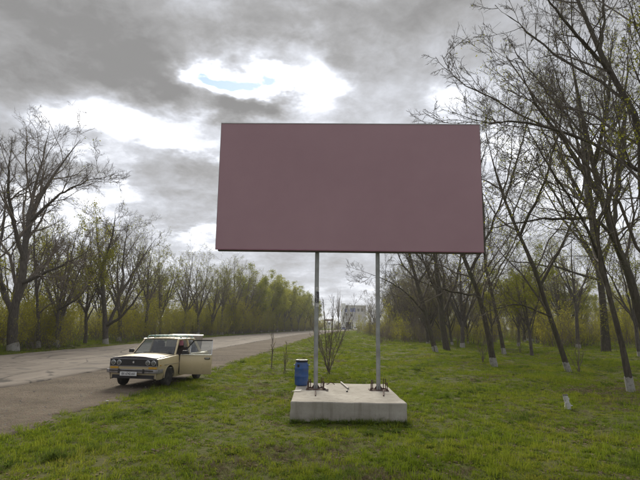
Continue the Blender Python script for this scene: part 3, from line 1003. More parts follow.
def tubes(P, Rr, sides):
    """P (B,N,3), Rr (B,N) -> verts, quads"""
    B, N = P.shape[:2]
    T = np.empty_like(P)
    T[:, 1:-1] = P[:, 2:] - P[:, :-2]; T[:, 0] = P[:, 1] - P[:, 0]; T[:, -1] = P[:, -1] - P[:, -2]
    T = unit(T)
    D = unit(P[:, -1] - P[:, 0])
    ref = np.where(np.abs(D[:, 2:3]) < .8, UP, np.array([1.0, 0, 0]))
    A = unit(np.cross(T, ref[:, None, :])); Bn = np.cross(T, A)
    q_ = np.arange(sides) * 2 * np.pi / sides
    V = P[:, :, None, :] + Rr[:, :, None, None] * (A[:, :, None, :] * np.cos(q_)[None, None, :, None] + Bn[:, :, None, :] * np.sin(q_)[None, None, :, None])
    I = np.arange(B * N * sides).reshape(B, N, sides)
    J = np.roll(I, -1, axis=2)
    Fq = np.stack([I[:, :-1], J[:, :-1], J[:, 1:], I[:, 1:]], -1).reshape(-1, 4)
    return V.reshape(-1, 3), Fq


def sprout(P, Rr, K, t0, t1, ang, lenf, N2, wob, trop, rr, rmin, rng, keep=1.0, lmin=.12, abslen=None, tip=.3):
    """K side branches for every parent branch"""
    B, N = P.shape[:2]
    t_ = t0 + (t1 - t0) * (np.arange(K)[None] + rng.random((B, K))) / K
    L = np.linalg.norm(np.diff(P, axis=1), axis=2).sum(1)
    x_ = t_ * (N - 1); i0 = np.clip(x_.astype(int), 0, N - 2); fr_ = (x_ - i0)[..., None]
    bi = np.arange(B)[:, None]
    S = P[bi, i0] * (1 - fr_) + P[bi, i0 + 1] * fr_
    T = unit(P[bi, i0 + 1] - P[bi, i0])
    r0 = Rr[bi, i0] * (1 - fr_[..., 0]) + Rr[bi, i0 + 1] * fr_[..., 0]
    perp = unit(np.cross(T, rng.normal(size=T.shape)))
    a_ = rng.normal(ang[0], ang[1], (B, K))[..., None]
    D = unit(T * np.cos(a_) + perp * np.sin(a_))
    ln = (abslen if abslen else lenf * L[:, None]) * (1.0 - .55 * (t_ - t0) / max(1e-6, t1 - t0 + .2)) * rng.uniform(.55, 1.3, (B, K))
    ok = (rng.random((B, K)) < keep) & (ln > lmin)
    S, D, ln, r0 = S[ok], D[ok], ln[ok], r0[ok]
    M_ = len(S)
    Q = np.empty((M_, N2, 3)); Q[:, 0] = S
    d_ = D
    for i in range(1, N2):
        d_ = unit(d_ + wob * rng.normal(size=d_.shape) + trop * UP)
        Q[:, i] = Q[:, i - 1] + d_ * (ln / (N2 - 1))[:, None]
    rb = np.maximum(r0 * rr * rng.uniform(.75, 1.1, M_), rmin)
    rb = np.minimum(rb, np.maximum(ln * .035, rmin))
    Rn = rb[:, None] * np.linspace(1, tip, N2)[None]
    return Q, np.maximum(Rn, rmin * .7)


def leaf_cloud(P, n, size, rng, jit=.10):
    """n small folded leaves on random points of branches P"""
    B, N = P.shape[:2]
    b_ = rng.integers(0, B, n); x_ = rng.uniform(.25, 1, n) * (N - 1); i0 = np.clip(x_.astype(int), 0, N - 2); f_ = (x_ - i0)[:, None]
    C = P[b_, i0] * (1 - f_) + P[b_, i0 + 1] * f_ + rng.normal(0, jit, (n, 3))
    u = unit(rng.normal(size=(n, 3))); v = unit(np.cross(u, rng.normal(size=(n, 3)))); w_ = np.cross(u, v)
    s_ = (size * rng.uniform(.5, 1.35, n))[:, None]
    V = np.stack([C, C + u * s_ * .5 + v * s_ * .32 + w_ * s_ * .1, C + u * s_, C + u * s_ * .5 - v * s_ * .32 + w_ * s_ * .1], 1)
    I = np.arange(n * 4).reshape(n, 4)
    return V.reshape(-1, 3), I


def tree_meshes(mains, levels, rng, leaves=0, leaf_size=.06, paint=0.0, sides=9, name='tree', twig_sides=3, flare=1.35, mat_twig='twig', bark='bark', leaf_jit=.10):
    """mains: list of (points (k,3), r0, r1). returns dict of meshes"""
    N = 16
    P = np.stack([smooth_poly(m_[0], N) for m_ in mains])
    Rr = np.stack([np.linspace(m_[1], m_[2], N) * (1 + .05 * rng.normal(size=N)) for m_ in mains])
    s0 = np.linspace(0, 1, N)
    if levels: Rr *= np.interp(s0, [0, .7, 1], [1, 1, .28])[None]
    Rr[0] *= 1 + (flare - 1) * np.exp(-s0 * 14)
    for i in range(1, len(mains)): P[i, 1:-1] += rng.normal(0, .02, (N - 2, 3)) * np.linalg.norm(P[i, -1] - P[i, 0]) / 6
    out = {}
    V, Fq = tubes(P, Rr, sides)
    V += rng.normal(0, .006, V.shape)
    out['trunk'] = np_mesh(name + '_trunk', V, [Fq], True)
    out['trunk'].materials.append(M[bark])
    if paint:
        L = np.concatenate([[0], np.cumsum(np.linalg.norm(np.diff(P[0], axis=0), axis=1))])
        s_ = np.linspace(0, paint, 5)
        pp = np.stack([np.interp(s_, L, P[0][:, k]) for k in range(3)], -1)[None]
        rp = (np.interp(s_, L, Rr[0]) * 1.025 + .004)[None]
        V, Fq = tubes(pp, rp, 12)
        V[-12:, 2] += np.convolve(rng.normal(0, .06, 14), np.ones(3) / 3, 'valid')
        out['paint'] = np_mesh(name + '_paint', V, [Fq], True); out['paint'].materials.append(M['lime_wash'])
    cur, curR = P, Rr
    Vs, Fs, off = [], [], 0
    last = P
    for k, lv_ in enumerate(levels):
        cur, curR = sprout(cur, curR, rng=rng, **lv_)
        V, Fq = tubes(cur, curR, 5 if k == 0 else (4 if k == 1 else twig_sides))
        Vs.append(V); Fs.append(Fq + off); off += len(V); last = cur
    if Vs:
        out['crown'] = np_mesh(name + '_crown', np.vstack(Vs), [np.vstack(Fs)], True); out['crown'].materials.append(M[mat_twig])
    if leaves:
        V, I = leaf_cloud(last, leaves, leaf_size, rng, leaf_jit)
        out['foliage'] = np_mesh(name + '_foliage', V, [I]); out['foliage'].materials.append(M['young_leaf'])
    return out


def make_tree(ms, loc, label, group=None, rz=0.0, sc=1.0, name='tree', cat='tree', tilt=(0, 0)):
    o = empty(name, loc)
    o.rotation_euler = (tilt[0], tilt[1], rz)
    o.scale = (sc, sc, sc) if not isinstance(sc, tuple) else sc
    tag(o, label, cat, group)
    tr = link('trunk', ms['trunk'], o)
    if 'paint' in ms: link('whitewash', ms['paint'], tr)
    if 'crown' in ms: link('crown', ms['crown'], o)
    if 'foliage' in ms: link('foliage', ms['foliage'], o)
    return o


def levels_for(h, dens=1.0, fine=True, up=.10):
    k = lambda n_: max(1, int(round(n_ * dens)))
    L = [dict(K=k(10), t0=.20, t1=.98, ang=(.72, .18), lenf=.40, N2=7, wob=.16, trop=up, rr=.55, rmin=.012, lmin=.3),
         dict(K=k(7), t0=.15, t1=1., ang=(.70, .2), lenf=.48, N2=5, wob=.18, trop=up * .8, rr=.55, rmin=.008, lmin=.2),
         dict(K=k(6), t0=.12, t1=1., ang=(.65, .2), lenf=.50, N2=4, wob=.18, trop=up * .6, rr=.6, rmin=.0075, lmin=.12)]
    if fine: L.append(dict(K=4, t0=.1, t1=1., ang=(.6, .2), lenf=.62, N2=3, wob=.2, trop=.05, rr=.7, rmin=.0055, lmin=.08))
    return L


def hero(base_px, mains_px, label, seed, leaves=600, leaf_size=.055, paint=.55, dens=1.0, group=None, base=None, up=.08, fine=True):
    left = base_px is not None and base_px[0] < 250
    """mains_px: list of ([(px, py, extra depth), ...], r0, r1); the first starts at the ground"""
    rng = np.random.default_rng(seed)
    b_ = on_ground(*base_px) if base is None else Vector(base)
    b_.z = float(hgt(b_.x, b_.y))
    mains = []
    for k, (pts, r0, r1) in enumerate(mains_px):
        pp = []
        for q_ in pts:
            if len(q_) == 4: p_ = Vector(q_[:3]) + b_                # metres from the base
            else: p_ = at(q_[0], q_[1], b_.y + q_[2])
            pp.append(tuple(p_ - b_))
        if k == 0: pp[0] = (0, 0, -.08)
        mains.append((pp, r0, r1))
    ms = tree_meshes(mains, levels_for(8, dens, fine, up), rng, leaves, leaf_size, paint, name='tree', flare=1.2, bark='bark_grey' if left else 'bark', mat_twig='twig_pale' if left else 'twig')
    return make_tree(ms, b_, label, group)


G_R = 'whitewashed trees leaning towards the road'
hero((631.5, 393), [([(631.5, 393, 0), (622, 345, .1), (610, 298, .3), (602, 262, .5), (592, 205, .9), (586, 150, 1.4), (578, 90, 2)], .10, .03),
                    ([(604, 270, .4), (580, 215, -.4), (545, 160, -1.2), (520, 110, -2)], .05, .012),
                    ([(597, 230, .6), (615, 170, 1.5), (628, 95, 2.8)], .05, .012),
                    ([(590, 190, .9), (570, 120, 1.2), (548, 50, 1.5)], .04, .012)],
     'slim leaning tree with whitewashed foot nearest the right edge', 21, 3200, .048, group=G_R, fine=True)
hero((569, 372), [([(569, 372, 0), (557, 337, 0), (547, 308, .1), (534, 268, .2), (518, 232, .4), (505, 200, .6), (493, 162, .9), (486, 132, 1.4)], .125, .04),
                  ([(550, 316, 0), (520, 330 - 25, -.8), (500, 308, -1.5), (484, 312, -2.2)], .045, .012),
                  ([(540, 286, .2), (565, 240, 1.2), (585, 180, 2.2), (596, 110, 3)], .07, .015),
                  ([(520, 236, .4), (545, 180, -1), (560, 120, -2), (568, 50, -3)], .07, .015),
                  ([(505, 200, .6), (520, 150, 2), (535, 90, 3.5)], .06, .015)],
     'whitewashed tree leaning left over the clearing behind the stump', 22, 4500, .048, group=G_R, fine=True)
hero((494.5, 366), [([(494.5, 366, 0), (485, 320, 0), (477, 291, .1), (466, 263, .2), (452, 225, .5), (440, 190, .9), (432, 150, 1.4)], .155, .04),
                    ([(478, 296, .1), (455, 292, -1.2), (430, 285, -2.6), (405, 275, -4)], .055, .012),
                    ([(470, 272, .2), (492, 225, 1.0), (508, 175, 2.0), (515, 120, 3)], .08, .015),
                    ([(455, 235, .5), (475, 180, -1), (492, 130, -2)], .07, .015)],
     'stout whitewashed tree just right of and behind the billboard', 23, 500, group=G_R, fine=True)
hero((504.5, 355), [([(504.5, 355, 0), (499, 326, 0), (491, 290, 0), (485, 262, .2), (484, 220, .4), (480, 170, .8), (476, 110, 1.4)], .13, .04),
                    ([(490, 286, .1), (515, 240, 1.5), (530, 190, 3)], .07, .015),
                    ([(485, 255, .2), (460, 210, -1.5), (440, 170, -3)], .07, .015)],
     'second whitewashed trunk behind the stout one right of the billboard', 24, 3500, .055, group=G_R, fine=True)
hero((606, 352), [([(606, 352, 0), (604, 320, 0), (601, 285, 0), (597, 258, 0), (590, 210, .5), (583, 150, 1), (575, 80, 1.5)], .36, .09),
                  ([(600, 275, 0), (613, 225, 1), (618, 160, 2), (622, 80, 3)], .18, .04),
                  ([(598, 262, 0), (575, 225, -1.5), (548, 185, -3), (525, 140, -4.5)], .14, .03),
                  ([(592, 225, .4), (604, 150, -1.5), (600, 70, -3)], .14, .03),
                  ([(600, 280, 0), (555, 268, -2), (520, 262, -4), (490, 262, -6)], .12, .02),
                  ([(590, 215, .5), (560, 150, 2.5), (535, 80, 4)], .16, .04)],
     'thick dark unpainted tree standing back between the leaning trees', 25, 7000, .10, paint=0, dens=.9)
hero(None, [([(0, 0, 0, 1), (-.55, 0, 1.6, 1), (631, 282, 0), (622, 258, 0), (610, 225, .2), (601, 196, .4), (590, 150, .8), (577, 90, 1.2), (566, 30, 1.6)], .18, .05),
            ([(625, 266, 0), (600, 222, -1.2), (560, 219, -2.6), (520, 222, -3.8), (483, 229, -4.6)], .085, .016),
            ([(612, 230, .2), (620, 170, 1.5), (626, 100, 2.5), (630, 20, 3.5)], .10, .03),
            ([(602, 200, .4), (570, 150, -.8), (540, 110, -1.8), (515, 60, -2.6)], .11, .02),
            ([(594, 165, .7), (608, 100, -1), (612, 30, -2)], .10, .02)],
     'thick trunk slanting into view from the right edge', 26, 4200, .06, paint=.6, base=(13.3, 20.5, 0), dens=.85)
hero(None, [([(0, 0, 0, 1), (-.25, 0, 2.5, 1), (-.95, 0, 5.2, 1), (640, 133, 0), (626, 100, 0), (608, 68, .1), (590, 28, .3), (572, -15, .6), (555, -70, 1)], .145, .055),
            ([(-.45, 0, 3.6, 1), (672, 200, .1), (640, 171, .2), (617, 158, .2), (590, 142, .1), (562, 133, 0), (535, 124, -.1), (502, 121, -.3), (475, 122, -.5), (452, 112, -.6)], .085, .014),
            ([(548, 128, 0), (512, 110, .3), (489, 96, .5), (466, 86, .6), (449, 70, .8), (442, 55, .9)], .034, .008),
            ([(612, 74, .1), (585, 45, -.6), (560, 15, -1.2), (535, -20, -1.6)], .07, .02),
            ([(626, 100, 0), (600, 82, .8), (565, 60, 1.4), (525, 30, 1.8), (495, 5, 2.2)], .06, .014),
            ([(600, 50, .2), (604, 10, .8), (600, -40, 1.2)], .06, .02),
            ([(640, 133, 0), (645, 80, 1), (640, 20, 1.6)], .07, .02),
            ([(590, 142, .1), (560, 108, .8), (530, 70, 1.4), (508, 40, 1.8)], .035, .010),
            ([(560, 133, 0), (540, 165, -.6), (505, 185, -1)], .025, .008)],
     'tree arching over the billboard from beyond the right edge', 27, 260, .05, paint=.6, base=(10.9, 15.6, 0), dens=.88)
hero((436, 353), [([(436, 353, 0), (431, 335, 0), (424, 308, 0), (413, 268, .3), (405, 235, .6), (396, 190, 1)], .19, .05),
                  ([(425, 312, 0), (405, 292, -1.5), (385, 280, -3), (365, 272, -4.5)], .07, .015),
                  ([(418, 285, .2), (438, 245, 1.5), (450, 200, 3)], .09, .02)],
     'whitewashed tree seen low behind the right post, leaning left', 28, 300, group=G_R, fine=True)
hero((447, 350), [([(447, 350, 0), (442, 321, 0), (440, 294, 0), (436, 266, .2), (436, 220, .6), (430, 170, 1)], .27, .06),
                  ([(442, 318, 0), (455, 285, 1), (462, 250, 2.2), (468, 200, 3.4)], .13, .03),
                  ([(440, 300, 0), (425, 265, -1.5), (415, 225, -3)], .12, .03)],
     'dark forked tree right beside the low leaning one behind the right post', 29, 500, paint=0)


hero(None, [([(0, 0, 0, 1), (-.1, 0, 3, 1), (-.35, .2, 6, 1), (652, 60, .5), (640, -10, .8), (628, -70, 1.2)], .13, .04),
            ([(660, 130, .3), (645, 95, .1), (634, 68, 0), (627, 45, 0)], .03, .008),
            ([(655, 90, .4), (644, 50, .2), (634, 20, .2), (626, -12, .2)], .03, .008),
            ([(663, 190, .2), (648, 160, .2), (636, 135, .4), (628, 110, .6)], .03, .008)],
     'freshly green leafing tree at the upper right corner', 30, 3200, .075, paint=.6, base=(9.6, 13.4, 0), dens=.8)


def proto_tree(seed, H, fork, nmain, spread, lean=(0, 0), r=.22, leaves=0, leaf_size=.12, paint=.6, dens=.85, fine=True, up=.10, narrow=False, mat_twig='twig_pale', leaf_jit=.15):
    rng = np.random.default_rng(seed)
    top = np.array([lean[0] * H, lean[1] * H, H])
    trunk = np.array([[0, 0, -.1], [lean[0] * fork * .6 + rng.normal(0, .1), rng.normal(0, .1), fork * .5], [lean[0] * fork, lean[1] * fork, fork],
                      top * .75 + rng.normal(0, .4, 3), top])
    mains = [(trunk, r, .03)]
    for k in range(nmain):
        a_ = 2 * np.pi * (k + rng.uniform(-.3, .3)) / nmain
        z0 = fork * rng.uniform(.6, 1.5)
        s_ = trunk[0] + (trunk[2] - trunk[0]) * min(1, z0 / fork); s_[2] = min(z0, fork * 1.1)
        d_ = np.array([math.cos(a_), math.sin(a_), 0]) * spread * rng.uniform(.6, 1.15)
        hz = H * rng.uniform(.72, 1.0)
        mains.append(([s_, s_ + d_ * .35 + UP * (hz - s_[2]) * .3, s_ + d_ * .75 + UP * (hz - s_[2]) * .66, s_ + d_ * 1.0 + UP * (hz - s_[2])], r * rng.uniform(.4, .62), .02))
    lv_ = levels_for(H, dens, fine, up)
    if narrow:
        for L_ in lv_: L_['ang'] = (.35, .1); L_['trop'] = .35
    return tree_meshes(mains, lv_, rng, leaves, leaf_size, paint, name='tree', mat_twig=mat_twig, leaf_jit=leaf_jit, bark='bark_grey')


PROTO = [proto_tree(41, 15, 4.0, 5, 4.2, (.03, 0), .28, 1500, .13, dens=.85),
         proto_tree(42, 13.5, 3.2, 6, 4.6, (.05, .02), .24, 2200, .13, dens=.82),
         proto_tree(43, 15, 5.0, 4, 3.4, (-.03, .03), .25, 2600, .13, dens=.8),
         proto_tree(44, 12.5, 2.6, 5, 4.0, (.06, -.03), .20, 3200, .15, dens=.85),
         proto_tree(45, 14.5, 3.5, 6, 3.8, (0, 0), .24, 17000, .27, dens=.7, fine=False, leaf_jit=.3),
         proto_tree(46, 11.5, 2.8, 5, 3.6, (.03, .04), .16, 8500, .15, paint=0, dens=.85, fine=True)]

BARE = [proto_tree(47, 12.5, 2.6, 6, 4.2, (.02, .02), .22, 1800, .11, dens=.95, mat_twig='twig_red'), proto_tree(48, 11, 2.2, 7, 4.0, (-.03, .03), .18, 2200, .11, dens=.9, mat_twig='twig_red')]

# left roadside: hand-shaped near trees
G_L = 'trees in the row across the road'
hero((13, 352), [([(13, 352, 0), (13, 318, 0), (17, 298, 0), (22, 282, 0), (26, 240, 0), (36, 205, .4), (52, 178, .8), (70, 153, 1.2), (80, 140, 1.6)], .31, .05),
                 ([(13, 316, 0), (6, 298, .5), (-4, 262, 1), (-14, 215, 1.6), (-20, 160, 2.2)], .17, .04),
                 ([(22, 283, 0), (40, 275, -1), (58, 267, -2), (78, 257, -3), (94, 247, -3.6)], .13, .025),
                 ([(24, 262, 0), (14, 225, -1.5), (8, 185, -3), (12, 140, -4)], .16, .03),
                 ([(26, 240, 0), (32, 200, 2), (42, 160, 4), (50, 126, 5)], .14, .03),
                 ([(30, 222, .2), (58, 196, -1.4), (84, 182, -2.6), (103, 178, -3.4)], .10, .02),
                 ([(5, 290, .6), (-14, 262, -1), (-34, 235, -2)], .12, .02),
                 ([(-4, 262, 1), (4, 220, 2.5), (10, 170, 4)], .12, .02)],
     'largest bare tree at the left edge across the road', 31, 300, .10, group=G_L, dens=1.15)
hero((38.5, 349), [([(38.5, 349, 0), (38, 315, 0), (36, 280, 0), (34, 245, .4), (36, 205, 1)], .13, .03),
                   ([(37, 290, 0), (48, 255, 1.5), (56, 220, 3)], .07, .015)],
     'thin straight tree just right of the largest bare tree', 32, 500, .10, group=G_L, dens=.8)
hero((58, 348.5), [([(58, 348.5, 0), (57, 325, 0), (61, 295, 0), (66, 268, .3), (70, 235, .8)], .13, .03),
                   ([(57, 318, 0), (48, 290, 1.5), (44, 260, 3)], .08, .015), ([(58, 310, 0), (78, 298, -1.5), (92, 280, -3)], .08, .015)],
     'crooked slim tree between the thin tree and the forked one', 33, 900, .10, group=G_L, dens=.8)
hero((105.5, 345), [([(105.5, 345, 0), (105, 318, 0), (103, 290, 0), (100, 262, .4), (97, 235, 1), (96, 212, 1.6)], .22, .05),
                    ([(106, 330, 0), (116, 308, .5), (122, 285, 1), (124, 250, 2), (130, 218, 3)], .15, .03),
                    ([(106, 326, 0), (122, 316, -1), (138, 296, -2), (152, 272, -3)], .14, .025),
                    ([(103, 295, 0), (88, 270, -1.5), (80, 240, -3)], .13, .025),
                    ([(120, 295, .8), (140, 262, 2), (156, 238, 3)], .13, .025),
                    ([(101, 270, .3), (112, 238, -1.5), (116, 208, -3)], .13, .025)],
     'wide forked tree with whitewashed foot left of the car', 34, 900, .10, group=G_L, dens=1.1)

ROW = [(-19.6, 39.5, 3, .85, 1.0), (-19.8, 45, 5, .95, 4.0), (-19.2, 51, 1, .85, 2.2), (-18.9, 57.5, 2, .80, 5.1), (-19.0, 64, 3, .95, 3.3), (-17.9, 70, 0, .82, .6),
       (-17.6, 77, 1, .95, 1.9), (-17.0, 83.5, 3, 1.0, 5.6), (-16.5, 90, 2, .95, 2.8), (-15.7, 97, 0, 1.0, 4.4), (-15.2, 104, 1, 1.05, .2), (-14.0, 112, 4, .95, 1.3),
       (-13.2, 121, 2, .95, 3.9), (-12.4, 130, 4, 1.0, 5.0), (-11, 140, 4, .97, 2.5), (-9.8, 150, 4, 1.0, .9), (-8.3, 161, 4, .98, 3.1), (-6.5, 172, 4, .95, 4.7), (-4.8, 184, 4, .9, 1.5), (-2.3, 198, 4, .85, 0)]
FAR = ['first', 'second', 'third', 'fourth', 'fifth', 'sixth', 'seventh', 'eighth', 'ninth']
ORD = ['fifth', 'sixth', 'seventh', 'eighth', 'ninth', 'tenth', 'eleventh', 'twelfth', 'thirteenth', 'fourteenth', 'fifteenth']
for i, (x, y, k, s_, rz) in enumerate(ROW):
    kind = ('thinly leafed' if k in (0, 1, 2) else 'greening')
    if i < 11: lb = f'{kind} tree, {ORD[i]} from the left in the row across the road'
    else: lb = f'bright green tree, {FAR[len(ROW) - 1 - i]} from the far end of the row across the road'
    make_tree(PROTO[k], (x, y, float(hgt(x, y))), lb, G_L, rz, s_ * .90, tilt=(0, R(2)))
rb = random.Random(5)
for i in range(26):                                           # second row behind the first
    y = 24 + i * 6.6 + rb.uniform(-2, 2); x = float(E(y)) - 13.2 - rb.uniform(7, 16)
    make_tree(PROTO[rb.choice((5, 3, 5, 1))], (x, y, float(hgt(x, y))), 'slender tree standing in the thicket behind the row across the road', 'trees behind the row across the road', rb.uniform(0, 6.2), rb.uniform(.65, .9))
# right-hand row continues away, then the open wood behind
NTH = ['first', 'second', 'third', 'fourth', 'fifth', 'sixth', 'seventh', 'eighth', 'ninth', 'tenth', 'eleventh', 'twelfth', 'thirteenth', 'fourteenth', 'fifteenth', 'sixteenth', 'seventeenth', 'eighteenth', 'nineteenth', 'twentieth']
LBL = ['first', 'second', 'third', 'fourth', 'fifth', 'sixth', 'seventh', 'eighth']
row2 = [((427.5, 344), 0, .80, 1.0), ((419.5, 339.5), 1, .9, 2.0), ((412, 336.5), 2, .75, .3), ((405, 334.5), 3, .95, 4.1), ((399, 333), 1, .9, 5.2), ((393, 332.0), 0, .85, 3.0), ((388, 331.2), 3, .95, 1.1), ((383.5, 330.7), 2, .8, 2.3)]
for i, (p_, k, s_, rz) in enumerate(row2):
    b_ = on_ground(*p_)
    make_tree(BARE[i % 2], (b_.x, b_.y, float(hgt(b_.x, b_.y))), f'{LBL[i]} bare tree of the receding row behind the right post, counted from the right', 'receding row behind the right post', rz, s_ * .8, tilt=(R(3), R(-7)))
wood = []
for i in range(84):
    y = rb.uniform(38, 150); x = 11.5 + rb.uniform(2, 12 + y * .62)
    k = rb.choice((5, 3, 5, 1, 2, 5))
    wd = make_tree(BARE[i % 2] if x < .30 * y or i % 4 == 0 else PROTO[k], (x, y, float(hgt(x, y))), 'slim tree standing far back in the open wood on the right', 'trees of the open wood on the right', rb.uniform(0, 6.2), rb.uniform(.65, 1.0), tilt=(R(rb.uniform(-3, 3)), R(rb.uniform(-7, 2))))
    if y < 85: wood.append(wd)
for i, (_, o_) in enumerate(sorted(((px_of(o_.location)[0], o_) for o_ in wood if px_of(o_.location)[0] < 660), key=lambda q_: q_[0])[:20]):
    o_['label'] = f'{NTH[i]} from the left of the nearer slim trees in the open wood'
for i, (px_, y) in enumerate(((462, 52), (452, 58), (443, 66), (428, 62), (421, 74), (414, 88), (406, 80), (400, 100), (394, 118), (468, 64))):
    b_ = at(px_, 335, y)
    make_tree(BARE[i % 2], (b_.x, y, float(hgt(b_.x, y))), f'dense bare twiggy tree under the billboard, {NTH[(8, 7, 6, 5, 4, 3, 2, 1, 0, 9)[i]]} from the right post rightward' if px_ != 468 else 'dense bare twiggy tree under the right end of the billboard', 'bare trees of the thicket under the billboard', rb.uniform(0, 6.2), rb.uniform(.7, .95), tilt=(R(rb.uniform(-3, 3)), R(rb.uniform(-8, 0))))
pop = proto_tree(51, 18, 5, 7, 1.5, (0, 0), .3, 0, paint=0, dens=.7, fine=False, narrow=True, mat_twig='twig_red')
b_ = at(338.5, 326, 262); make_tree(pop, (b_.x, b_.y, 0), 'narrow brown poplar far down the road beside the pale building', None, 0, 1.0)
b_ = at(343, 326, 275); make_tree(pop, (b_.x + 14, b_.y, 0), 'narrow bare poplar in front of the pale distant building', None, 2, .62)

# stump
sb = on_ground(568, 409)
rng = np.random.default_rng(77)
st_m = tree_meshes([([(0, 0, -.05), (-.01, 0, .12), (-.03, .01, .24), (-.045, .015, .335)], .070, .056)], [], rng, 0, 0, 0, 12, flare=1.5)
stump = empty('tree_stump', (sb.x, sb.y, float(hgt(sb.x, sb.y))))
tag(stump, 'short whitewashed tree stump in the grass on the right', 'stump')
so_ = link('trunk', st_m['trunk'], stump, 'stump_wash')
MB().lathe([(.066, 0), (.060, .014), (.03, .020)], (-.045, .015, .326), 12).build('cut_top', 'bark', stump, 40)
MB().tube([(.0, -.02, .06), (.07, -.03, .09), (.10, -.04, .085)], [.028, .018, .010], 8).build('side_stub', 'stump_wash', stump, 40)


# saplings and the bare bush behind the left post
def bush(base_px, H, nst, spread, label, seed, leaves=0, r=.014, K=7, leaf_size=.04, name='bare_bush', cat='bush', straight=False):
    rng = np.random.default_rng(seed)
    b_ = on_ground(*base_px); b_.z = float(hgt(b_.x, b_.y))
    ms_ = []
    for k in range(nst):
        a_ = 2 * np.pi * (k + rng.uniform(-.3, .3)) / nst
        d_ = np.array([math.cos(a_), math.sin(a_), 0]) * spread * rng.uniform(.3, 1)
        h_ = H * rng.uniform(.55, 1.0) if k else H
        if k == 0: d_ *= .15
        ms_.append(([(rng.normal(0, .03), rng.normal(0, .03), -.03), d_ * .3 + UP * h_ * .3, d_ * .7 + UP * h_ * .66, d_ + UP * h_], r * rng.uniform(.7, 1.1), r * .3))
    lv_ = [dict(K=K, t0=.2, t1=.97, ang=(.6, .15), lenf=.28, N2=5, wob=.12, trop=.12, rr=.6, rmin=.0055, lmin=.1),
           dict(K=4, t0=.2, t1=1., ang=(.6, .15), lenf=.4, N2=4, wob=.14, trop=.08, rr=.6, rmin=.004, lmin=.06)]
    t_ = tree_meshes(ms_, lv_, rng, leaves, leaf_size, 0, 6, mat_twig='twig_pale', bark='twig_pale', flare=1.2, leaf_jit=.02)
    o = empty(name, b_)
    tag(o, label, cat)
    link('stems', t_['trunk'], o); link('branches', t_['crown'], o)
    if 'foliage' in t_: link('foliage', t_['foliage'], o)
    return o


bush((328.5, 374), 3.05, 13, 1.45, 'bare spindly bush on the grass behind the left post', 61, 160, r=.014, K=12)
bush((272, 369), 2.0, 2, .12, 'thin bare sapling on the grass left of the blue drum', 62, 30, name='sapling', cat='sapling', K=5)
bush((285, 373), 1.25, 3, .28, 'low twiggy sapling just left of the blue drum', 63, 60, name='sapling', cat='sapling', K=5)
bush((579, 372), 1.9, 5, .7, 'thin twiggy shrub right of the leaning whitewashed tree', 64, 120)
bush((520, 352), 2.6, 5, .9, 'twiggy shrub standing between the whitewashed trees', 65, 160)
bush((483, 362), 2.2, 6, .8, 'leafy twiggy shrub at the foot of the stout whitewashed tree', 66, 700)
bush((458, 346), 2.4, 6, .9, 'budding shrub behind the dark forked tree', 67, 500)

# ------------------------------------------------------------------ scattered plants (nobody could count these)


def scatter(name, P, rot, scl, idx, protos, label):
    me = bpy.data.meshes.new(name)
    n = len(P)
    me.vertices.add(n); me.vertices.foreach_set('co', np.asarray(P, np.float32).ravel())
    for an, arr, ty, key in (('rot', rot, 'FLOAT_VECTOR', 'vector'), ('scl', scl, 'FLOAT_VECTOR', 'vector'), ('idx', idx, 'INT', 'value')):
        at_ = me.attributes.new(an, ty, 'POINT'); at_.data.foreach_set(key, np.asarray(arr, np.int32 if ty == 'INT' else np.float32).ravel())
    o = link(name, me)
    o['kind'] = 'stuff'; o['label'] = label
    cc = bpy.data.collections.new(name + '_kinds')
    for i, (pm) in enumerate(protos):
        po = bpy.data.objects.new(f'{name}_kind_{i:02d}', pm); cc.objects.link(po)
    ng = bpy.data.node_groups.new(name + '_scatter', 'GeometryNodeTree')
    ng.interface.new_socket('Geometry', in_out='INPUT', socket_type='NodeSocketGeometry')
    ng.interface.new_socket('Geometry', in_out='OUTPUT', socket_type='NodeSocketGeometry')
    gi, go = ng.nodes.new('NodeGroupInput'), ng.nodes.new('NodeGroupOutput')
    ci = ng.nodes.new('GeometryNodeCollectionInfo'); ci.inputs['Collection'].default_value = cc
    ci.inputs['Separate Children'].default_value = True; ci.inputs['Reset Children'].default_value = True
    ip = ng.nodes.new('GeometryNodeInstanceOnPoints'); ip.inputs['Pick Instance'].default_value = True

    def named(nm, ty):
        a = ng.nodes.new('GeometryNodeInputNamedAttribute'); a.data_type = ty; a.inputs[0].default_value = nm
        return a.outputs[0]
    e2r = ng.nodes.new('FunctionNodeEulerToRotation')
    L = ng.links.new
    L(named('rot', 'FLOAT_VECTOR'), e2r.inputs[0])
    L(gi.outputs[0], ip.inputs['Points']); L(ci.outputs[0], ip.inputs['Instance'])
    L(named('idx', 'INT'), ip.inputs['Instance Index']); L(e2r.outputs[0], ip.inputs['Rotation']); L(named('scl', 'FLOAT_VECTOR'), ip.inputs['Scale'])
    L(ip.outputs[0], go.inputs[0])
    md = o.modifiers.new('scatter', 'NODES'); md.node_group = ng
    return o


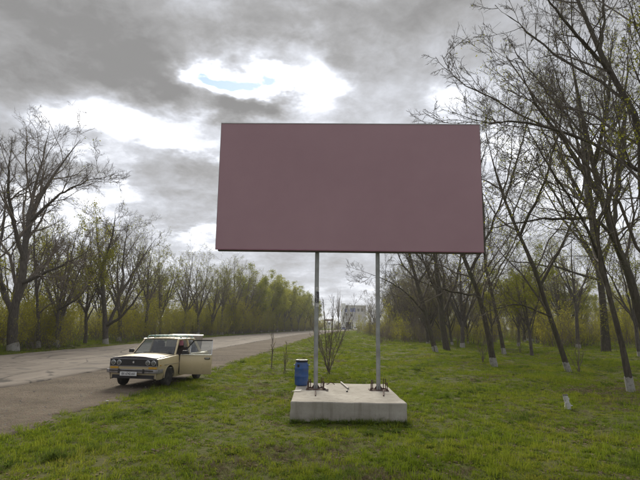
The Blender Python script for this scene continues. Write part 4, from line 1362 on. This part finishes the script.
def blade_tuft(n, rad, h, w_, rng, lean=.5, mat='grass_blade'):
    a_ = rng.uniform(0, 2 * np.pi, n); r_ = rad * np.sqrt(rng.random(n))
    B = np.stack([r_ * np.cos(a_), r_ * np.sin(a_), np.full(n, -.01)], -1)
    d_ = rng.normal(0, lean, (n, 2)); hh = h * rng.uniform(.45, 1.2, n)
    y_ = rng.uniform(0, 2 * np.pi, n); S = np.stack([np.cos(y_), np.sin(y_), 0 * y_], -1) * (w_ * rng.uniform(.6, 1.3, n))[:, None]
    Mi = B + np.concatenate([d_ * .35, np.ones((n, 1)) * .62], 1) * hh[:, None]
    Tp = B + np.concatenate([d_, np.ones((n, 1)) * (1 - .25 * np.abs(d_).sum(1, keepdims=True)).clip(.3, 1)], 1) * hh[:, None]
    V = np.stack([B - S / 2, B + S / 2, Mi + S * .4, Mi - S * .4, Tp], 1)
    I = np.arange(n)[:, None] * 5
    me = np_mesh('tuft', V.reshape(-1, 3), [I + np.array([0, 1, 2, 3]), I + np.array([3, 2, 4])])
    me.materials.append(M[mat])
    return me


def rosette(n, rad, rng, mat='weed_leaf', up=.5):
    Vs, Fs = [], []
    for k in range(n):
        a_ = 2 * np.pi * k / n + rng.uniform(-.3, .3); L_ = rad * rng.uniform(.6, 1.2); w_ = L_ * rng.uniform(.22, .4); u = up * rng.uniform(.4, 1.4)
        d_ = np.array([math.cos(a_), math.sin(a_), 0]); s_ = np.array([-d_[1], d_[0], 0])
        p = [d_ * .01, d_ * L_ * .5 + s_ * w_ / 2 + UP * L_ * u * .55, d_ * L_ + UP * L_ * u * .6, d_ * L_ * .5 - s_ * w_ / 2 + UP * L_ * u * .55]
        Fs.append([len(Vs) + i for i in range(4)]); Vs += p
    me = np_mesh('rosette', np.array(Vs), [np.array(Fs)]); me.materials.append(M[mat])
    return me


rg = np.random.default_rng(91)
GR = [blade_tuft(34, .09, .050, .0075, rg, .7), blade_tuft(34, .09, .068, .007, rg, .7), blade_tuft(30, .10, .040, .009, rg, .9), blade_tuft(30, .06, .12, .006, rg, .5),
      rosette(9, .055, rg, up=.7), rosette(12, .07, rg, up=.5), blade_tuft(30, .10, .14, .007, rg, .6, 'weed_leaf'), rosette(16, .08, rg, up=1.0), blade_tuft(30, .11, .055, .006, rg, 1.1, 'dry_leaf'), blade_tuft(16, .10, .16, .005, rg, .45, 'grass_blade')]


def nz2(x, y):
    """cheap smooth noise for the patchiness of the turf"""
    return (np.sin(x * .83 + 1.1 * np.sin(y * .41)) + np.sin(y * .97 + 1.3 * np.sin(x * .53 + 2)) + .7 * np.sin(x * 2.3 - y * 1.9) + .5 * np.sin(x * 4.1 + y * 3.7 + 1)) / 3.2


def in_pedestal(x, y, m=.0):
    dx, dy = x - pc.x, y - pc.y
    u = dx * math.cos(rz_p) + dy * math.sin(rz_p); v = -dx * math.sin(rz_p) + dy * math.cos(rz_p)
    return (np.abs(u) < W_p / 2 + m) & (v > -m) & (v < D_p + m)


LIT = [(10.2, 17.2, 1.7), (8.2, 16.6, 1.1), (12.2, 19.5, 1.6), (10.6, 14.6, 1.0)]     # bare leaf-littered spots on the right


def bare(x, y):
    v = np.zeros_like(x)
    for (a, b_, r_) in LIT: v = np.maximum(v, np.exp(-(((x - a) / r_) ** 2 + ((y - b_) / (r_ * .75)) ** 2)))
    return v


PP, SS, II = [], [], []
for (y0, y1, den, sw_, sh_) in ((1.5, 5, 120, 1.0, 1.0), (5, 10, 125, 1.0, 1.0), (10, 18, 85, 1.15, 1.0), (18, 34, 34, 1.7, 1.1), (34, 70, 10, 2.9, 1.35), (70, 150, 2.6, 5.5, 1.8), (150, 300, .5, 11, 2.4)):
    xw0, xw1 = -.74 * y1 - 2.5, .74 * y1 + 2.5
    n = int((xw1 - xw0) * (y1 - y0) * den)
    x = rg.uniform(xw0, xw1, n); y = rg.uniform(y0, y1, n)
    d = x - E(y)
    keep = (d > rg.normal(-.02, .16, n)) | (d < -13.35 + rg.normal(0, .15, n))
    keep &= (np.abs(x) < .74 * y + 2.5) & ~in_pedestal(x, y, -.02)
    pt = nz2(x, y)
    keep &= rg.random(n) < np.clip(.84 + .40 * pt + .15 * nz2(x * 3.3 + 4, y * 3.3), .18, 1)
    keep &= rg.random(n) > .93 * bare(x, y)
    x, y, pt = x[keep], y[keep], pt[keep]; n = len(x)
    u = rg.random(n)
    idx = np.where(u < .30, 0, np.where(u < .50, 1, np.where(u < .70, 2, np.where(u < .76, 3, np.where(u < .89, 4, 5)))))
    tall = (nz2(x * 1.7 + 9, y * 1.7 - 4) > .72) & (rg.random(n) < .5)
    idx = np.where(tall, np.where(rg.random(n) < .6, 6, 7), idx)
    thatch = (nz2(x * .9 - 5, y * .9 + 2) + .35 * nz2(x * 3.1, y * 3.1) > .48) & (rg.random(n) < .45)
    idx = np.where(thatch, 8, idx); idx = np.where(rg.random(n) < .05, 9, idx)
    lush = np.clip(.95 + .42 * pt, .45, 1.6) * np.where(x > 4, 1.12, 1.0)
    PP.append(np.stack([x, y, hgt(x, y)], -1)); II.append(idx)
    k = rg.uniform(.75, 1.3, n)
    SS.append(np.stack([sw_ * k, sw_ * k, sh_ * k * lush], -1))
PP, SS, II = np.vstack(PP), np.vstack(SS), np.concatenate(II)
n = len(PP)
# taller weeds along the foot of the concrete block
fx = rg.uniform(-.5, .5, 150) * W_p; fv = -np.abs(rg.normal(.04, .06, 150))
wx = pc.x + fx * math.cos(rz_p) - fv * math.sin(rz_p); wy = pc.y + fx * math.sin(rz_p) + fv * math.cos(rz_p)
PP = np.vstack([PP, np.stack([wx, wy, hgt(wx, wy)], -1)]); SS = np.vstack([SS, np.repeat(rg.uniform(.5, 1.15, 150)[:, None], 3, 1)]); II = np.concatenate([II, rg.choice([6, 7, 3, 5], 150)])
rot = np.stack([rg.normal(0, .08, len(PP)), rg.normal(0, .08, len(PP)), rg.uniform(0, 6.28, len(PP))], -1)
scatter('grass', PP, rot, SS, II, GR, 'rough green spring grass with weeds covering the verge')
print('GRASS', len(PP))

# dry leaves on the bare ground on the right
dl = []
for k in range(3):
    V, I = leaf_cloud(rg.normal(0, .12, (14, 2, 3)) * np.array([1, 1, .04]), 16, .06, rg, .03)
    V[:, 2] = np.abs(V[:, 2]) * .3 + .003
    me = np_mesh('leaf_pile', V, [I]); me.materials.append(M['dry_leaf']); dl.append(me)
cx_, cy_ = [], []
for (a, b_, r_) in LIT:
    m_ = int(110 * r_ * r_)
    cx_.append(rg.normal(a, r_ * .65, m_)); cy_.append(rg.normal(b_, r_ * .5, m_))
m_ = 900
cx_.append(rg.uniform(4, 22, m_)); cy_.append(rg.uniform(9, 34, m_))
m_ = 700
cx_.append(rg.uniform(-4.2, 6, m_)); cy_.append(rg.uniform(3, 16, m_))
x, y = np.concatenate(cx_), np.concatenate(cy_)
ok_ = ~in_pedestal(x, y, .15) & (x > E(y) + .1); x, y = x[ok_], y[ok_]
scatter('leaf_litter', np.stack([x, y, hgt(x, y) + .004], -1), np.stack([0 * x, 0 * x, rg.uniform(0, 6.28, len(x))], -1), np.repeat(rg.uniform(.6, 1.3, len(x))[:, None], 3, 1), rg.integers(0, 3, len(x)), dl, 'brown dry leaves lying on bare ground under the trees')

# small stones on the gravel shoulder
stn = []
for k in range(4):
    bm = bmesh.new(); bmesh.ops.create_icosphere(bm, subdivisions=1, radius=.02)
    for v in bm.verts: v.co = Vector((v.co.x * random.uniform(.7, 1.3), v.co.y * random.uniform(.6, 1.2), v.co.z * random.uniform(.4, .8)))
    me = bpy.data.meshes.new('stone'); bm.to_mesh(me); bm.free(); me.materials.append(M['gravel_stone'] if 'gravel_stone' in M else simple('gravel_stone', (.30, .265, .225), .9, .35, 30)); stn.append(me)
m_ = 3000
y = 3 + 30 * rg.random(m_) ** 1.5; x = E(y) - 4.3 + 4.5 * rg.random(m_)
scatter('loose_stones', np.stack([x, y, .012 + 0 * x], -1), rg.uniform(0, 6.28, (m_, 3)), np.repeat((.25 + rg.gamma(1.2, .22, m_))[:, None], 3, 1), rg.integers(0, 4, m_), stn, 'loose stones on the gravel shoulder of the road')


# thicket: leafy undergrowth across the road and between the trees on the right
def thicket_proto(seed, H, nst, spread, leaves, size, tw='twig'):
    rng = np.random.default_rng(seed)
    ms_ = []
    for k in range(nst):
        a_ = rng.uniform(0, 6.28); d_ = np.array([math.cos(a_), math.sin(a_), 0]) * spread * rng.uniform(.2, 1); h_ = H * rng.uniform(.5, 1)
        b0 = np.array([rng.normal(0, .3), rng.normal(0, .3), -.05])
        ms_.append(([b0, b0 + d_ * .3 + UP * h_ * .35, b0 + d_ * .7 + UP * h_ * .7, b0 + d_ + UP * h_], .022, .006))
    P = np.stack([smooth_poly(m_[0], 8) for m_ in ms_]); Rr = np.stack([np.linspace(m_[1], m_[2], 8) for m_ in ms_])
    V, Fq = tubes(P, Rr, 3)
    c1, r1 = sprout(P, Rr, 7, .15, 1, (.6, .2), .35, 4, .15, .1, .6, .006, rng)
    V1, F1 = tubes(c1, r1, 3)
    c2, r2 = sprout(c1, r1, 3, .15, 1, (.6, .2), .5, 3, .15, .1, .6, .005, rng)
    V2, F2 = tubes(c2, r2, 3)
    F1 = F1 + len(V); F2 = F2 + len(V) + len(V1)
    VS = np.vstack([V, V1, V2]); FS = np.vstack([Fq, F1, F2])
    nf = len(FS)
    if leaves:
        VL, IL = leaf_cloud(c2, leaves, size, rng, .12)
        FS = np.vstack([FS, IL + len(VS)]); VS = np.vstack([VS, VL])
    me = np_mesh('thicket_plant', VS, [FS])
    me.materials.append(M[tw]); me.materials.append(M['bush_leaf'])
    mi_ = np.zeros(len(FS), np.int32); mi_[nf:] = 1
    me.polygons.foreach_set('material_index', mi_)
    return me


TH = [thicket_proto(101, 4.2, 9, 1.5, 1700, .10, 'twig_red'), thicket_proto(102, 3.4, 10, 1.6, 1900, .10, 'twig_red'), thicket_proto(103, 5.2, 8, 1.4, 1500, .11, 'twig_red'), thicket_proto(104, 2.2, 12, 1.1, 900, .085), thicket_proto(105, 3.6, 12, 1.4, 150, .07, 'twig_red'), thicket_proto(106, 4.6, 14, 1.7, 40, .07, 'twig_red'), thicket_proto(107, 3.0, 16, 1.5, 0, .07, 'twig_red')]
P_, S_, I_ = [], [], []
for i in range(420):
    y = 17 + 215 * rg.random() ** 1.35; off = 14.6 + abs(rg.normal(0, 4.2)) + (rg.random() < .3) * rg.uniform(0, 16)
    x = float(E(y)) - off
    P_.append((x, y, float(hgt(x, y)))); s_ = rg.uniform(.7, 1.25) * (0.75 if off < 16 else 1.0) * (1 + y / 400); S_.append((s_, s_, s_ * rg.uniform(.8, 1.15)))
    I_.append(rg.choice([0, 1, 2, 3, 4], p=[.24, .24, .18, .14, .20]))
for i in range(170):                                          # low leafy mass hiding the far trunks
    y = rg.uniform(95, 215); x = float(E(y)) - 13.9 - rg.uniform(0, 4)
    s_ = rg.uniform(.8, 1.7); P_.append((x, y, 0)); S_.append((s_, s_, s_ * rg.uniform(.8, 1.3))); I_.append(rg.choice([0, 1, 2, 3]))
for i in range(60):                                           # the left margin out of frame
    y = rg.uniform(16, 30); x = -17.8 - rg.uniform(1, 14)
    P_.append((x, y, .1)); S_.append((1, 1, 1)); I_.append(rg.integers(0, 3))
scatter('undergrowth', P_, np.stack([rg.normal(0, .06, len(P_)), rg.normal(0, .06, len(P_)), rg.uniform(0, 6.28, len(P_))], -1), S_, I_, TH, 'yellow green leafing undergrowth along the far side of the road')
P_, S_, I_ = [], [], []
for i in range(640):
    y = rg.uniform(44, 170); x = 10 + rg.random() ** .8 * (y * .95 + 6)
    if y < 62 and x < 16 + (62 - y) * .6: continue
    s_ = rg.uniform(.8, 1.5); P_.append((x, y, 0)); S_.append((s_, s_, s_)); I_.append(rg.choice([5, 6, 4, 1, 0, 3]) if x < .30 * y else rg.choice([0, 1, 2, 3, 4, 5], p=[.26, .24, .16, .2, .08, .06]))
for i in range(150):                                           # twiggy scrub along the receding right row
    y = rg.uniform(60, 200); x = y * rg.uniform(.06, .19) + 3.5
    if x < float(E(y)) + 2: continue
    s_ = rg.uniform(.6, 1.1); P_.append((x, y, 0)); S_.append((s_, s_, s_)); I_.append(rg.choice([5, 6, 3, 1, 4]))
scatter('wood_scrub', P_, np.stack([rg.normal(0, .06, len(P_)), rg.normal(0, .06, len(P_)), rg.uniform(0, 6.28, len(P_))], -1), S_, I_, TH, 'leafing scrub filling the back of the wood on the right')

# a far belt of trees closes the view beyond the last built ones
P_, S_, I_ = [], [], []
for i in range(500):
    a_ = rg.uniform(-.75, .75); y = rg.uniform(330, 520); x = y * math.tan(a_)
    if abs(x - float(E(y)) + 6) < 14: continue
    s_ = rg.uniform(2.0, 3.2); P_.append((x, y, 0)); S_.append((s_ * 1.3, s_ * 1.3, s_ * (.5 if -20 < x < 60 else 1))); I_.append(rg.integers(0, 5))
scatter('far_wood', P_, np.stack([np.zeros(len(P_)), np.zeros(len(P_)), rg.uniform(0, 6.28, len(P_))], -1), S_, I_, TH, 'distant belt of woodland beyond the road')

# ------------------------------------------------------------------ far end of the road
YF = 335.0
bl0, bl1 = at(341.5, 326, YF), at(366, 326, YF)
zt_ = at(352, 306, YF).z
bd = empty('distant_building', ((bl0.x + bl1.x) / 2, YF, 0))
tag(bd, 'pale building with blue windows far down the road', 'building')
wB = bl1.x - bl0.x
MB().box((1.2, 5, zt_ / 2), (wB - 2.4, 10, zt_)).build('wall', 'far_grey', bd)
MB().box((-wB / 2 + 1.2, 4.5, zt_ / 2 + .8), (2.6, 9, zt_ + 1.6)).build('stair_tower', 'far_white', bd)
MB().box((1.2, 5, zt_ + .3), (wB - 1.8, 11, .6)).build('roof', 'far_white', bd)
MB().box((1.2, -.1, 2.4), (wB - 2.6, .3, 4.6)).build('ground_floor', 'far_white', bd)
for (wx_, wy_, w0_, h0_, mt_) in ((346.0, 310.5, 1.3, 2.4, 'far_blue'), (346.2, 314.5, 1.2, 1.6, 'far_dark'), (351.6, 310, 1.7, 2.8, 'far_blue'), (354.4, 310, 1.4, 2.6, 'far_blue'), (358.5, 310.2, 1.3, 2.0, 'far_dark'), (351.6, 315.5, 1.5, 1.6, 'far_dark'), (362, 310.2, 1.3, 2.0, 'far_dark')):
    wp = at(wx_, wy_, YF)
    w_ = MB().box((wp.x - bd.location.x, -.05, wp.z), (w0_, .16, h0_)).build('window', mt_, bd)
    MB().box((wp.x - bd.location.x, -.16, wp.z - h0_ / 2), (w0_ + .3, .2, .15)).build('sill', 'far_white', w_)


def lorry(p_, label):
    o = empty('lorry', (p_.x, p_.y, .05), math.atan(.17) * -1)
    tag(o, label, 'lorry')
    MB().box((0, 3, 2.35), (2.5, 6.0, 2.5)).build('cargo_box', 'far_dark', o, None, .03)
    f_ = MB()
    for s_ in (-1, 1): f_.box((s_ * 1.27, -.02, 2.35), (.16, .12, 2.7))
    f_.box((0, -.02, 3.68), (2.7, .12, .28)); f_.build('rear_frame', 'far_white', o)
    MB().box((0, 7.3, 1.9), (2.4, 2.0, 2.3)).build('cab', 'far_white', o, None, .1)
    MB().box((0, 4, .85), (1.2, 8, .3)).build('chassis', 'far_dark', o)
    MB().box((0, -.05, .65), (2.3, .12, .18)).build('bumper', 'far_dark', o)
    for y_ in (1.2, 6.9):
        for s_ in (-1, 1):
            MB().lathe([(.3, -.15), (.5, -.14), (.5, .14), (.3, .15)], (s_ * 1.0, y_, .5), 14, 'X').build('wheel', 'rubber', o, 40)
    return o


lorry(at(348.6, 329, 222), 'dark backed lorry driving away at the far end of the road')


def far_car(p_, mat, label):
    o = empty('distant_car', (p_.x, p_.y, .06))
    tag(o, label, 'car')
    MB().box((0, 0, .62), (1.65, 4.1, .62), None, (.96, .98)).build('body', mat, o, None, .08)
    c_ = MB().box((0, -.2, 1.18), (1.5, 2.3, .5), None, (.8, .7)).build('cabin', 'car_black', o, None, .05)
    MB().box((0, -.2, 1.44), (1.2, 1.6, .05)).build('roof', mat, o, None, .02)
    for y_ in (-1.25, 1.25):
        for s_ in (-1, 1): MB().lathe([(.2, -.09), (.3, -.08), (.3, .08), (.2, .09)], (s_ * .72, y_, .3), 12, 'X').build('wheel', 'rubber', o, 40)
    return o


far_car(at(343.5, 328, 232), 'far_blue', 'tiny blue car left of the lorry at the far end of the road')
far_car(at(355.5, 328, 236), 'far_white', 'tiny white car right of the lorry at the far end of the road')
sp_ = at(329, 326, 255)
sg = empty('roadside_sign', (sp_.x, sp_.y, 0)); tag(sg, 'roadside sign with dark top board far down the road', 'sign')
for s_ in (-1, 1): MB().tube([(s_ * .7, 0, 0), (s_ * .7, 0, 5)], .12, 8).build('post', 'far_white', sg)
MB().box((0, 0, 4.6), (4.2, .25, .9)).build('top_board', 'far_tin', sg, None, .02)
MB().box((0, -.02, 2.9), (1.8, .22, 1.9)).build('panel', 'far_white', sg, None, .02)
MB().box((0, -.15, 2.9), (1.2, .06, .5)).build('dark_band', 'far_dark', sg)

# ------------------------------------------------------------------ thin spring haze
hz = MB().box((0, 470, 13.0), (2020, 1060, 28.0)).build('haze', None)
hz['kind'] = 'stuff'; hz['label'] = 'thin pale haze filling the air along the road'
t = NT('haze_air')
pv = t.new('ShaderNodeVolumePrincipled', {'Color': (.92, .94, .97, 1), 'Density': HAZE, 'Anisotropy': .3})
t.l.new(pv.outputs[0], t.out.inputs['Volume'])
hz.data.materials.append(t.m)

print('TRIS', sum(len(o.data.loops) - 2 * len(o.data.polygons) for o in {o.data.name: o for o in bpy.data.objects if o.type == 'MESH'}.values()))
